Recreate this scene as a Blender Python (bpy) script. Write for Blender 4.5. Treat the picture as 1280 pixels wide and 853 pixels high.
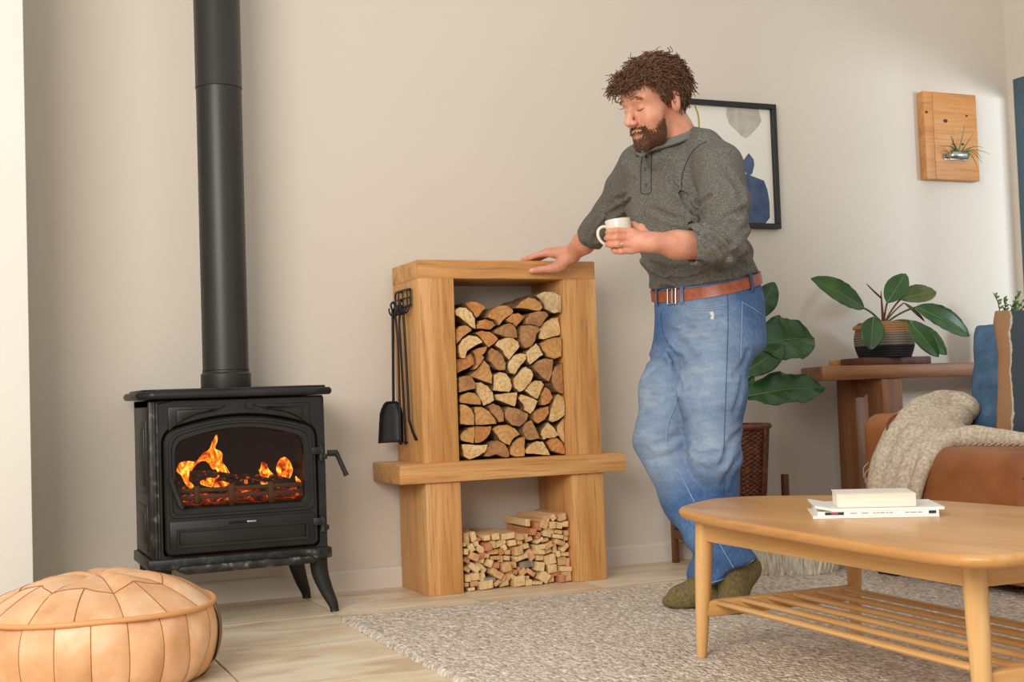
import bpy, bmesh, math, random
import numpy as np
from mathutils import Vector, Matrix
random.seed(7); RNG = np.random.default_rng(5)
PI = math.pi
scene = bpy.context.scene
C = scene.collection
for o in list(bpy.data.objects): bpy.data.objects.remove(o)

# ------------------------------------------------------------------ camera
YAW, PITCH, ROLL, FPX = 0.4098, 0.0438, -0.0348, 1600.0
CAM = Vector((-1.3575, -4.6303, 0.6955))
fw = Vector((math.sin(YAW)*math.cos(PITCH), math.cos(YAW)*math.cos(PITCH), math.sin(PITCH)))
rt0 = Vector((math.cos(YAW), -math.sin(YAW), 0)); up0 = rt0.cross(fw)
cr, sr = math.cos(ROLL), math.sin(ROLL)
rt = cr*rt0 + sr*up0; upv = -sr*rt0 + cr*up0
cd = bpy.data.cameras.new('camera'); cam = bpy.data.objects.new('camera', cd); C.objects.link(cam)
cam.matrix_world = Matrix(((rt.x, upv.x, -fw.x, CAM.x), (rt.y, upv.y, -fw.y, CAM.y), (rt.z, upv.z, -fw.z, CAM.z), (0, 0, 0, 1)))
cd.sensor_fit = 'HORIZONTAL'; cd.sensor_width = 36.0; cd.lens = FPX/1280*36.0; cd.clip_start = .05
scene.camera = cam

# ------------------------------------------------------------------ light
def srgb(h):
    h = h.lstrip('#'); v = [int(h[i:i+2], 16)/255 for i in (0, 2, 4)]
    return tuple((c/12.92 if c <= .04045 else ((c+.055)/1.055)**2.4) for c in v) + (1.0,)
w = bpy.data.worlds.new('world'); scene.world = w; w.use_nodes = True
bg = w.node_tree.nodes['Background']; bg.inputs[0].default_value = srgb('#fffdfa'); bg.inputs[1].default_value = .72
def area(name, loc, target, sx, sy, power, col):
    l = bpy.data.lights.new(name, 'AREA'); l.shape = 'RECTANGLE'; l.size = sx; l.size_y = sy; l.energy = power; l.color = srgb(col)[:3]
    o = bpy.data.objects.new(name, l); C.objects.link(o); o.location = loc
    o.rotation_euler = (Vector(target)-Vector(loc)).to_track_quat('-Z', 'Y').to_euler()
    return o
area('window_light', (-2.9, -4.4, 2.2), (0.6, -0.5, 0.9), 2.2, 1.8, 150, '#fffaf3')       # tall window to the left of the camera
area('door_daylight', (4.5, -4.3, 1.62), (2.8, -.6, 1.6), 1.5, .6, 230, '#e6eeff')      # daylight outside the glazed door on the right
scene.view_settings.view_transform = 'Standard'; scene.view_settings.look = 'None'
scene.view_settings.exposure = 0.12; scene.view_settings.gamma = 1.0; scene.view_settings.use_curve_mapping = False

# ------------------------------------------------------------------ helpers: materials
class NT:
    def __init__(s, name):
        s.m = bpy.data.materials.new(name); s.m.use_nodes = True
        s.t = s.m.node_tree; s.b = s.t.nodes['Principled BSDF']; s.out = s.t.nodes['Material Output']
        s.co = None
    def n(s, t, **k):
        nd = s.t.nodes.new(t)
        for a, v in k.items(): setattr(nd, a, v)
        return nd
    def link(s, a, b): s.t.links.new(a, b)
    def coord(s, scale=(1, 1, 1), rot=(0, 0, 0), kind='Object'):
        c = s.n('ShaderNodeTexCoord'); m = s.n('ShaderNodeMapping')
        m.inputs['Scale'].default_value = scale; m.inputs['Rotation'].default_value = rot
        s.link(c.outputs[kind], m.inputs['Vector']); 
        return m.outputs[0]
    def rnd(s, vec, amt=10):      # shift by the object's own random number
        i = s.n('ShaderNodeObjectInfo'); mu = s.n('ShaderNodeMath', operation='MULTIPLY'); mu.inputs[1].default_value = amt
        s.link(i.outputs['Random'], mu.inputs[0]); ad = s.n('ShaderNodeVectorMath', operation='ADD')
        s.link(vec, ad.inputs[0]); s.link(mu.outputs[0], ad.inputs[1]); return ad.outputs[0]
    def noise(s, vec, scale, detail=4, rough=.55, dist=0):
        t = s.n('ShaderNodeTexNoise'); t.inputs['Scale'].default_value = scale; t.inputs['Detail'].default_value = detail
        t.inputs['Roughness'].default_value = rough; t.inputs['Distortion'].default_value = dist
        if vec is not None: s.link(vec, t.inputs['Vector'])
        return t.outputs['Fac']
    def voro(s, vec, scale, feature='F1'):
        t = s.n('ShaderNodeTexVoronoi', feature=feature); t.inputs['Scale'].default_value = scale; s.link(vec, t.inputs['Vector']); return t
    def ramp(s, fac, stops):
        r = s.n('ShaderNodeValToRGB'); e = r.color_ramp.elements
        while len(e) < len(stops): e.new(.5)
        for q, (p, c) in zip(e, stops): q.position = p; q.color = srgb(c) if isinstance(c, str) else c
        s.link(fac, r.inputs[0]); return r.outputs[0]
    def mix(s, fac, a, b, mode='MIX'):
        x = s.n('ShaderNodeMix', data_type='RGBA', blend_type=mode)
        for i, v in ((0, fac), (6, a), (7, b)):
            if isinstance(v, (float, int)): x.inputs[i].default_value = v
            elif isinstance(v, str): x.inputs[i].default_value = srgb(v)
            elif isinstance(v, tuple): x.inputs[i].default_value = v
            else: s.link(v, x.inputs[i])
        return x.outputs[2]
    def math(s, op, a, b=None):
        x = s.n('ShaderNodeMath', operation=op)
        for i, v in ((0, a), (1, b)):
            if v is None: continue
            if isinstance(v, (float, int)): x.inputs[i].default_value = v
            else: s.link(v, x.inputs[i])
        return x.outputs[0]
    def bump(s, h, strength=.3, dist=.002, prev=None):
        b = s.n('ShaderNodeBump'); b.inputs['Strength'].default_value = strength; b.inputs['Distance'].default_value = dist
        s.link(h, b.inputs['Height'])
        if prev is not None: s.link(prev, b.inputs['Normal'])
        s.link(b.outputs[0], s.b.inputs['Normal']); return b.outputs[0]
    def fin(s, col=None, rough=.6, metal=0., **k):
        if col is not None:
            if isinstance(col, str): s.b.inputs['Base Color'].default_value = srgb(col)
            else: s.link(col, s.b.inputs['Base Color'])
        if isinstance(rough, (float, int)): s.b.inputs['Roughness'].default_value = rough
        else: s.link(rough, s.b.inputs['Roughness'])
        s.b.inputs['Metallic'].default_value = metal
        for a, v in k.items(): s.b.inputs[a.replace('_', ' ')].default_value = v
        return s.m

def m_plain(name, col, rough=.6, metal=0., var=.12, scale=30, bump=.1, bd=.001, **k):
    s = NT(name); v = s.coord(); f = s.noise(v, scale)
    c = s.mix(s.math('MULTIPLY', f, var), col, '#000000')
    if bump: s.bump(s.noise(v, scale*4), bump, bd)
    return s.fin(c, rough, metal, **k)

def m_wood(name, axis, light, mid, dark, rough=.45, along=1.2, across=16, bump=.15, fine=1.0, streak='#6b3f18', streak_amt=.45):
    s = NT(name); sc = [across]*3; sc['XYZ'.index(axis)] = along
    v = s.rnd(s.coord(tuple(sc)), 37)
    f = s.noise(v, 1.0, 5, .6, .8)
    sc2 = [across*9]*3; sc2['XYZ'.index(axis)] = along*4
    g = s.noise(s.rnd(s.coord(tuple(sc2)), 11), 1.0, 3, .6)
    c = s.ramp(f, [(.28, dark), (.5, mid), (.72, light)])
    gr = s.ramp(g, [(.42, (1, 1, 1, 1)), (.30, (0, 0, 0, 1))]) if False else s.ramp(g, [(.30, (1, 1, 1, 1)), (.46, (0, 0, 0, 1))])
    c = s.mix(s.math('MULTIPLY', gr, streak_amt*fine), c, streak)
    s.bump(g, bump, .001)
    return s.fin(c, rough)

M = {}
s = NT('wall_paint'); v = s.coord(); f = s.noise(v, 1.2, 3)
s.bump(s.noise(v, 90, 4), .06, .002)
M['wall'] = s.fin(s.mix(f, '#d3c8b9', '#d9cfc0'), .85)
M['white_wall'] = m_plain('white_paint', '#e2dfd6', .8, var=.02, scale=3, bump=.05)
M['trim'] = m_plain('skirting_paint', '#ded4c6', .6, var=.04, scale=6, bump=.03)
s = NT('travertine'); v = s.rnd(s.coord((1, 3.2, 1)), 23); f = s.noise(v, 2.2, 8, .62, 1.2)
c = s.ramp(f, [(.25, '#b79d80'), (.45, '#d9c4a4'), (.6, '#e9dabf'), (.8, '#f2e9d6')])
f2 = s.noise(s.rnd(s.coord((3, 14, 1)), 9), 2.0, 6, .65, 1.5)
c = s.mix(s.math('MULTIPLY', s.ramp(f2, [(.58, (0, 0, 0, 1)), (.75, (1, 1, 1, 1))]), .45), c, '#b08d63')
i = s.n('ShaderNodeObjectInfo'); c = s.mix(s.math('MULTIPLY', i.outputs['Random'], .22), c, '#c4a883')
s.bump(f2, .04, .002)
M['tile'] = s.fin(c, .38)
M['grout'] = m_plain('grout', '#75664f', .9, bump=.3)
OAK = ('#e0b072', '#d0985a', '#b57a3d')
for ax in 'XYZ': M['oak'+ax] = m_wood('oak_'+ax.lower(), ax, *OAK, rough=.5, streak_amt=.55, streak='#85522a')
for ax in 'XYZ': M['beech'+ax] = m_wood('beech_'+ax.lower(), ax, '#e2b77c', '#d6a566', '#c6904f', rough=.38, across=10, streak='#9a6a34', streak_amt=.22, bump=.05)
M['table_top'] = m_wood('table_top_wood', 'Y', '#d6a568', '#c99355', '#b67f43', rough=.32, across=10, streak='#8f5c2c', streak_amt=.25, bump=.04)
for ax in 'XYZ': M['teak'+ax] = m_wood('teak_'+ax.lower(), ax, '#ad7a50', '#8f5d39', '#6e4326', rough=.45, across=12, streak='#4d2a15', bump=.12)
M['darkwoodZ'] = m_wood('dark_wood', 'Z', '#7a4a2c', '#633820', '#4a2817', rough=.45, streak='#2d170c')
s = NT('cast_iron'); v = s.coord(); f = s.noise(v, 9, 5); g = s.noise(v, 260, 3)
s.bump(g, .25, .0008)
M['iron'] = s.fin(s.ramp(f, [(.3, '#181816'), (.7, '#262623')]), s.math('ADD', s.math('MULTIPLY', f, .15), .36), .25)
s = NT('worn_iron'); v = s.coord(); f = s.noise(v, 30, 5); s.bump(s.noise(v, 200, 3), .25, .0008)
M['iron_worn'] = s.fin(s.ramp(f, [(.45, '#20201d'), (.60, '#3a3934'), (.74, '#8d8a82')]), .42, .3)
M['pipe'] = m_plain('flue_enamel', '#302e2a', .42, .15, var=.2, scale=6, bump=.04)
M['black_metal'] = m_plain('black_metal', '#1c1c1b', .42, .6, bump=.05)
M['shovel'] = m_plain('blackened_steel', '#38393a', .5, .5, bump=.08)
M['steel'] = m_plain('steel', '#c2c2bd', .28, 1.0, var=.1, bump=.03)
M['soot'] = m_plain('soot', '#1b1613', .95, var=.4, scale=12, bump=.4, bd=.004)
M['firebrick'] = m_plain('firebrick', '#3a2a21', .95, var=.5, scale=7, bump=.4, bd=.004)
M['grate'] = m_plain('grate_iron', '#6b5c48', .6, .3, var=.3, bump=.2)
# ------------------------------------------------------------------ helpers: objects and shapes
def mesh_obj(name, verts, faces, mat, parent=None, smooth=False, loc=None, auto=None):
    me = bpy.data.meshes.new(name)
    off = Vector((0, 0, 0))
    if parent is not None: off = parent['_o'] if False else wpos(parent)
    elif loc is not None: off = Vector(loc)
    V = np.asarray(verts, dtype=np.float64).reshape(-1, 3) - np.array(off)
    me.from_pydata(V.tolist(), [], [tuple(int(i) for i in f) for f in faces] if not isinstance(faces, np.ndarray) else faces.tolist())
    if isinstance(mat, (list, tuple)):
        for m in mat: me.materials.append(m)
    elif mat is not None: me.materials.append(mat)
    if smooth: me.shade_smooth()
    me.update()
    o = bpy.data.objects.new(name, me); C.objects.link(o)
    if parent is not None: o.parent = parent
    elif loc is not None: o.location = loc
    if auto is not None: me.shade_smooth(); md = None; me.set_sharp_from_angle(angle=auto)
    return o
WP = {}
def wpos(o):
    p = Vector((0, 0, 0))
    while o is not None: p += o.location; o = o.parent
    return p
def tag(o, label=None, cat=None, group=None, kind=None):
    if label: o['label'] = label
    if cat: o['category'] = cat
    if group: o['group'] = group
    if kind: o['kind'] = kind
    return o
def thing(name, label, cat, loc=(0, 0, 0), group=None, kind=None):
    o = bpy.data.objects.new(name, None); C.objects.link(o); o.location = loc; o.empty_display_size = .05
    return tag(o, label, cat, group, kind)

class MB:
    """collects boxes, tubes, lathes, prisms in world coordinates and links them as one mesh"""
    def __init__(s): s.v = []; s.f = []; s.mi = []
    def add(s, v, f, mi=0):
        o = len(s.v); s.v += [tuple(map(float, p)) for p in v]; s.f += [tuple(i+o for i in q) for q in f]; s.mi += [mi]*len(f); return s
    def bm(s, bm, mi=0):
        bm.verts.index_update()
        s.add([v.co for v in bm.verts], [[v.index for v in f.verts] for f in bm.faces], mi); bm.free(); return s
    def box(s, x0, x1, y0, y1, z0, z1, bev=.003, seg=2, rot=None, mi=0, pivot=None):
        bm = bmesh.new(); bmesh.ops.create_cube(bm, size=1)
        for v in bm.verts: v.co = Vector(((x0+x1)/2+v.co.x*(x1-x0), (y0+y1)/2+v.co.y*(y1-y0), (z0+z1)/2+v.co.z*(z1-z0)))
        if bev: bmesh.ops.bevel(bm, geom=bm.edges[:], offset=bev, segments=seg, profile=.5, affect='EDGES')
        if rot is not None:
            p = Vector(pivot) if pivot is not None else Vector(((x0+x1)/2, (y0+y1)/2, (z0+z1)/2))
            bmesh.ops.rotate(bm, cent=p, matrix=rot, verts=bm.verts[:])
        return s.bm(bm, mi)
    def prism(s, poly, axis, a, b, bev=.003, mi=0, seg=2):
        """polygon of 2-D points extruded along an axis from a to b"""
        bm = bmesh.new()
        def P(p, t): return {'x': (t, p[0], p[1]), 'y': (p[0], t, p[1]), 'z': (p[0], p[1], t)}[axis]
        A = [bm.verts.new(P(p, a)) for p in poly]; B = [bm.verts.new(P(p, b)) for p in poly]
        n = len(poly); bm.faces.new(A); bm.faces.new(B[::-1])
        for i in range(n): bm.faces.new((A[i], B[i], B[(i+1) % n], A[(i+1) % n]))
        bmesh.ops.recalc_face_normals(bm, faces=bm.faces[:])
        if bev: bmesh.ops.bevel(bm, geom=bm.edges[:], offset=bev, segments=seg, profile=.5, affect='EDGES')
        return s.bm(bm, mi)
    def tube(s, pts, r, n=10, cap=True, mi=0, flat=1.0, closed=False):
        P = [Vector(p) for p in pts]; R = r if hasattr(r, '__len__') else [r]*len(P); k = len(P)
        up = Vector((0, 0, 1)); prev = None; V = []; F = []
        for i in range(k):
            if closed: t = (P[(i+1) % k]-P[i-1]).normalized()
            else: t = (P[min(i+1, k-1)]-P[max(i-1, 0)]).normalized()
            if prev is None:
                a = t.cross(up) if abs(t.z) < .9 else t.cross(Vector((0, 1, 0)))
            else: a = prev - t*prev.dot(t)
            a.normalize(); prev = a; b = t.cross(a)
            for j in range(n):
                th = 2*PI*j/n; V.append(P[i]+a*math.cos(th)*R[i]+b*math.sin(th)*R[i]*flat)
        for i in range(k if closed else k-1):
            for j in range(n):
                i2 = (i+1) % k
                F.append((i*n+j, i*n+(j+1) % n, i2*n+(j+1) % n, i2*n+j))
        if cap and not closed: F += [tuple(range(n))[::-1], tuple((k-1)*n+j for j in range(n))]
        return s.add(V, F, mi)
    def lathe(s, prof, c, n=32, mi=0, cap=True):
        V = []; F = []; k = len(prof)
        for (r, z) in prof:
            for j in range(n): V.append((c[0]+r*math.cos(2*PI*j/n), c[1]+r*math.sin(2*PI*j/n), c[2]+z))
        for i in range(k-1):
            for j in range(n): F.append((i*n+j, i*n+(j+1) % n, (i+1)*n+(j+1) % n, (i+1)*n+j))
        if cap: F += [tuple(range(n))[::-1], tuple((k-1)*n+j for j in range(n))]
        return s.add(V, F, mi)
    def grid(s, fn, nu, nv, closed_u=False, mi=0):
        V = [fn(i/(nu if closed_u else nu-1), j/(nv-1)) for j in range(nv) for i in range(nu)]; F = []
        for j in range(nv-1):
            for i in range(nu if closed_u else nu-1):
                i2 = (i+1) % nu; F.append((j*nu+i, j*nu+i2, (j+1)*nu+i2, (j+1)*nu+i))
        return s.add(V, F, mi)
    def build(s, name, mat, parent=None, smooth=None, loc=None):
        o = mesh_obj(name, s.v, s.f, mat, parent, loc=loc, auto=(smooth if smooth is not None else .6))
        if max(s.mi, default=0) > 0: o.data.polygons.foreach_set('material_index', s.mi)
        return o
def bez(p0, p1, p2, n=10): return [Vector(p0)*(1-t)**2+Vector(p1)*2*t*(1-t)+Vector(p2)*t*t for t in [i/(n-1) for i in range(n)]]
def spline(pts, n=6):
    P = [Vector(p) for p in pts]; out = []
    for i in range(len(P)-1):
        a, b, c, d = P[max(i-1, 0)], P[i], P[i+1], P[min(i+2, len(P)-1)]
        for k in range(n):
            t = k/n; out.append(.5*((2*b)+(c-a)*t+(2*a-5*b+4*c-d)*t*t+(3*b-a-3*c+d)*t**3))
    out.append(P[-1]); return out

# ---- implicit surfaces: smooth blends of simple shapes, meshed by surface nets
def seg(p, a, b, ra, rb):
    a = np.asarray(a, np.float32); b = np.asarray(b, np.float32); ba = b-a; pa = p-a
    t = np.clip(pa@ba/max(float(ba@ba), 1e-9), 0, 1)
    d = pa-t[:, None]*ba
    return np.sqrt(np.einsum('ij,ij->i', d, d))-(ra+(rb-ra)*t)
def chain(p, pts, rad, k=.02):
    d = None
    for i in range(len(pts)-1):
        e = seg(p, pts[i], pts[i+1], rad[i], rad[i+1]); d = e if d is None else smin(d, e, k)
    return d
def ell(p, c, r, R=None):
    q = p-np.asarray(c, np.float32)
    if R is not None: q = q@np.asarray(R, np.float32)
    r = np.asarray(r, np.float32); k0 = np.linalg.norm(q/r, axis=1); k1 = np.linalg.norm(q/(r*r), axis=1)+1e-6
    return k0*(k0-1)/k1
def smin(a, b, k):
    h = np.clip(.5+.5*(b-a)/k, 0, 1); return b+(a-b)*h-k*h*(1-h)
def smax(a, b, k): return -smin(-a, -b, k)
def rbox(p, c, h, r, R=None):
    q = p-np.asarray(c, np.float32)
    if R is not None: q = q@np.asarray(R, np.float32)
    q = np.abs(q)-(np.asarray(h, np.float32)-r)
    return np.linalg.norm(np.maximum(q, 0), axis=1)+np.minimum(q.max(1), 0)-r
def vnoise(p, scale, seed=0):
    """smooth value noise in -1..1"""
    q = p*scale+seed*17.31; i = np.floor(q).astype(np.int64); f = (q-i).astype(np.float32); f = f*f*(3-2*f)
    def h(ix, iy, iz):
        n = (ix*374761393+iy*668265263+iz*2147483647+seed*1274126177) & 0xffffffff
        n = ((n ^ (n >> 13))*1274126177) & 0xffffffff; n = n ^ (n >> 16)
        return (n & 0xffff).astype(np.float32)/32767.5-1
    r = 0
    for a in (0, 1):
        for b in (0, 1):
            for c in (0, 1):
                wgt = (f[:, 0] if a else 1-f[:, 0])*(f[:, 1] if b else 1-f[:, 1])*(f[:, 2] if c else 1-f[:, 2])
                r = r+wgt*h(i[:, 0]+a, i[:, 1]+b, i[:, 2]+c)
    return r
def nets(fn, lo, hi, h, coarse=4, pad=1.6):
    """surface nets of fn<0 inside a box, fine cells only near the surface"""
    lo = np.asarray(lo, np.float32); hi = np.asarray(hi, np.float32)
    nb = np.maximum(np.ceil((hi-lo)/(h*coarse)).astype(int), 1); n = nb*coarse
    H = h*coarse
    ax = [lo[k]+(np.arange(nb[k])+.5)*H for k in range(3)]
    G = np.stack(np.meshgrid(*ax, indexing='ij'), -1).reshape(-1, 3).astype(np.float32)
    dc = fn(G).reshape(nb)
    near = np.abs(dc) < H*pad
    val = np.repeat(np.repeat(np.repeat(np.where(dc < 0, -1., 1.).astype(np.float32), coarse, 0), coarse, 1), coarse, 2)
    val = np.pad(val, ((0, 1),)*3, mode='edge')
    act = np.argwhere(near); sub = np.stack(np.meshgrid(*[np.arange(coarse+1)]*3, indexing='ij'), -1).reshape(-1, 3)
    mask = np.zeros(val.shape, bool)
    idx = (act[:, None, :]*coarse+sub[None]).reshape(-1, 3); mask[idx[:, 0], idx[:, 1], idx[:, 2]] = True
    I = np.argwhere(mask); P = (lo+I*h).astype(np.float32)
    out = np.empty(len(P), np.float32)
    for a in range(0, len(P), 400000): out[a:a+400000] = fn(P[a:a+400000])
    val[I[:, 0], I[:, 1], I[:, 2]] = out
    val[0] = np.maximum(val[0], h*.5); val[-1] = np.maximum(val[-1], h*.5); val[:, 0] = np.maximum(val[:, 0], h*.5); val[:, -1] = np.maximum(val[:, -1], h*.5)
    val[:, :, 0] = np.maximum(val[:, :, 0], h*.5); val[:, :, -1] = np.maximum(val[:, :, -1], h*.5)
    neg = val < 0
    c = [neg[a:a+n[0], b:b+n[1], d:d+n[2]] for a in (0, 1) for b in (0, 1) for d in (0, 1)]
    sm = sum(x.astype(np.int8) for x in c); cells = np.argwhere((sm > 0) & (sm < 8))
    cid = -np.ones(tuple(n), np.int64); cid[cells[:, 0], cells[:, 1], cells[:, 2]] = np.arange(len(cells))
    acc = np.zeros((len(cells), 3), np.float64); cnt = np.zeros(len(cells))
    cor = [(a, b, d) for a in (0, 1) for b in (0, 1) for d in (0, 1)]
    for a in range(8):
        for b in range(a+1, 8):
            A, B = cor[a], cor[b]
            if sum(abs(x-y) for x, y in zip(A, B)) != 1: continue
            va = val[cells[:, 0]+A[0], cells[:, 1]+A[1], cells[:, 2]+A[2]]; vb = val[cells[:, 0]+B[0], cells[:, 1]+B[1], cells[:, 2]+B[2]]
            m = (va < 0) != (vb < 0); t = np.where(m, va/np.where(m, va-vb, 1), 0)
            pt = np.array(A)[None]+t[:, None]*(np.array(B)-np.array(A))[None]
            acc += np.where(m[:, None], pt, 0); cnt += m
    V = lo+(cells+acc/cnt[:, None])*h
    F = []
    for k in range(3):
        u, v = (k+1) % 3, (k+2) % 3
        sl0 = [slice(1, None)]*3; 
        g0 = neg[:-1, :-1, :-1] if False else None
        e0 = [slice(0, n[i]) for i in range(3)]; e1 = list(e0); e1[k] = slice(1, n[k]+1)
        A = neg[tuple(e0)]; B = neg[tuple(e1)]
        E = np.argwhere(A != B); E = E[(E[:, u] > 0) & (E[:, v] > 0)]
        if not len(E): continue
        du = np.zeros(3, int); du[u] = 1; dv = np.zeros(3, int); dv[v] = 1
        q = [cid[tuple((E-o).T)] for o in (0*du, du, du+dv, dv)]
        Q = np.stack(q, 1); fl = A[tuple(E.T)]
        Q[~fl] = Q[~fl][:, ::-1]; F.append(Q)
    F = np.concatenate(F); F = F[(F >= 0).all(1)]
    return V, F
def sdf_obj(name, fn, lo, hi, h, mat, parent=None, loc=None, smooth_iter=0):
    V, F = nets(fn, lo, hi, h)
    o = mesh_obj(name, V, F, mat, parent, smooth=True, loc=loc)
    if smooth_iter:
        md = o.modifiers.new('smooth', 'SMOOTH'); md.iterations = smooth_iter; md.factor = .5
    return o
# traced outlines in millimetres
LOGS=[('p',[(306,1018),(326,1030),(350,1028),(372,1011),(386,986),(387,949),(370,956),(337,983),(310,1001)]),
('o',[(351,1044),(371,1052),(397,1048),(419,1038),(428,1025),(409,1005),(391,990),(380,1009),(363,1026)]),
('t',[(429,992),(447,1017),(477,1033),(513,1035),(535,1019),(535,1008),(507,990),(477,961),(466,979),(448,984)]),
('t',[(545,1025),(569,1048),(601,1065),(629,1060),(651,1043),(658,1027),(648,1015),(618,1016),(586,1023)]),
('w',[(629,1071),(662,1086),(704,1084),(732,1071),(737,1041),(731,1007),(701,1003),(683,1012),(664,1022),(656,1046)]),
('o',[(505,983),(530,1004),(558,1007),(585,993),(566,975),(547,956),(534,969),(511,975)]),
('b',[(584,985),(604,1006),(636,1013),(668,1010),(680,997),(658,974),(641,953),(611,962),(584,964)]),
('o',[(391,962),(404,980),(428,986),(457,977),(469,963),(447,946),(420,949),(393,951)]),
('b',[(456,940),(488,959),(518,969),(538,962),(548,941),(550,914),(523,916),(495,919),(464,930)]),
('b',[(560,945),(565,960),(597,962),(634,955),(643,944),(628,928),(620,903),(603,880),(580,874),(563,891),(557,916)]),
('p',[(642,919),(647,949),(667,972),(700,988),(728,991),(732,960),(735,924),(697,916),(660,906),(644,909)]),
('t',[(309,948),(323,960),(346,964),(369,951),(371,943),(344,927),(322,907),(310,895),(307,923)]),
('p',[(314,887),(330,911),(357,927),(388,922),(410,901),(392,894),(360,878),(340,866),(335,841),(317,846),(314,866)]),
('o',[(380,933),(407,943),(438,938),(464,921),(472,911),(454,893),(433,880),(418,897),(401,918)]),
('p',[(458,888),(472,905),(500,915),(532,914),(554,899),(558,883),(539,862),(513,833),(500,846),(489,867)]),
('t',[(641,892),(669,906),(702,914),(737,912),(733,876),(729,842),(699,832),(667,843),(649,868)]),
('p',[(584,861),(603,878),(627,894),(638,881),(653,849),(629,835),(598,813),(588,828)]),
('o',[(308,840),(337,845),(368,861),(379,840),(380,822),(349,804),(311,788),(307,813)]),
('t',[(369,869),(400,881),(425,885),(422,872),(403,852),(412,844),(398,823),(380,803),(368,799),(381,820),(379,844)]),
('b',[(431,864),(449,880),(471,869),(493,846),(503,821),(500,796),(473,795),(455,810),(436,831)]),
('p',[(509,809),(515,829),(534,850),(561,857),(588,853),(583,836),(559,812),(535,777),(517,783)]),
('b',[(605,806),(629,827),(662,837),(694,832),(690,792),(674,748),(649,763),(627,785)]),
('b',[(687,783),(702,804),(736,820),(739,791),(738,698),(717,703),(694,724),(686,750)]),
('t',[(357,779),(388,803),(416,837),(438,814),(449,777),(446,746),(413,757),(378,770)]),
('p',[(454,780),(477,790),(504,783),(521,762),(526,737),(513,713),(479,717),(450,722),(453,751)]),
('p',[(530,762),(559,794),(582,808),(600,797),(611,776),(598,747),(574,723),(551,713),(534,728)]),
('b',[(310,771),(335,779),(357,781),(373,753),(375,731),(346,726),(308,719),(308,747)]),
('p',[(378,755),(404,755),(430,740),(450,714),(455,685),(437,675),(412,666),(398,691),(383,724)]),
('t',[(310,690),(319,710),(346,719),(372,715),(393,693),(395,671),(362,674),(314,682)]),
('p',[(456,708),(497,711),(544,713),(539,687),(531,660),(495,673),(460,687)]),
('p',[(576,719),(598,743),(621,755),(649,752),(658,739),(643,712),(628,684),(601,699)]),
('o',[(636,662),(642,704),(657,729),(675,716),(686,690),(671,668),(650,660)]),
('p',[(548,692),(560,705),(596,693),(628,677),(618,655),(596,630),(571,644),(568,669)]),
('p',[(666,603),(675,644),(693,686),(710,702),(730,687),(741,659),(730,621),(703,603),(680,595)]),
('o',[(605,634),(631,650),(664,657),(667,632),(648,608),(620,594),(604,605),(602,622)]),
('t',[(313,676),(335,673),(357,658),(368,631),(365,598),(337,599),(311,604),(313,641)]),
('t',[(368,665),(397,664),(427,645),(448,619),(454,599),(412,598),(372,598),(371,635)]),
('b',[(425,663),(446,675),(468,666),(485,639),(484,606),(466,604),(453,623),(436,640)]),
('b',[(489,639),(502,661),(531,656),(584,631),(579,610),(546,585),(515,592),(495,613)]),
('t',[(311,560),(327,579),(350,591),(368,594),(369,561),(363,531),(335,538),(313,547)]),
('o',[(372,594),(407,592),(436,593),(431,567),(415,547),(392,534),(370,533)]),
('t',[(440,581),(465,594),(501,595),(532,579),(550,557),(527,546),(507,518),(490,523),(468,540),(455,561)]),
('b',[(557,570),(569,598),(593,608),(610,576),(627,537),(599,534),(576,535),(563,553)]),
('p',[(632,566),(661,597),(684,577),(704,547),(687,539),(650,538),(640,533),(630,550)]),
('p',[(705,580),(732,611),(743,595),(749,561),(749,523),(742,515),(715,538),(704,551)]),
('p',[(313,531),(339,530),(370,526),(416,526),(406,500),(377,485),(341,471),(320,486)]),
('b',[(403,482),(413,514),(432,532),(459,539),(485,527),(500,506),(505,477),(488,473),(452,488),(425,481)]),
('t',[(509,501),(521,526),(545,543),(570,548),(568,511),(567,474),(533,473),(508,485)]),
('p',[(568,494),(589,518),(617,529),(642,526),(655,503),(670,473),(624,479),(574,484)]),
('o',[(656,523),(673,537),(701,538),(723,520),(739,494),(736,471),(708,479),(676,491)])]
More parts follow.
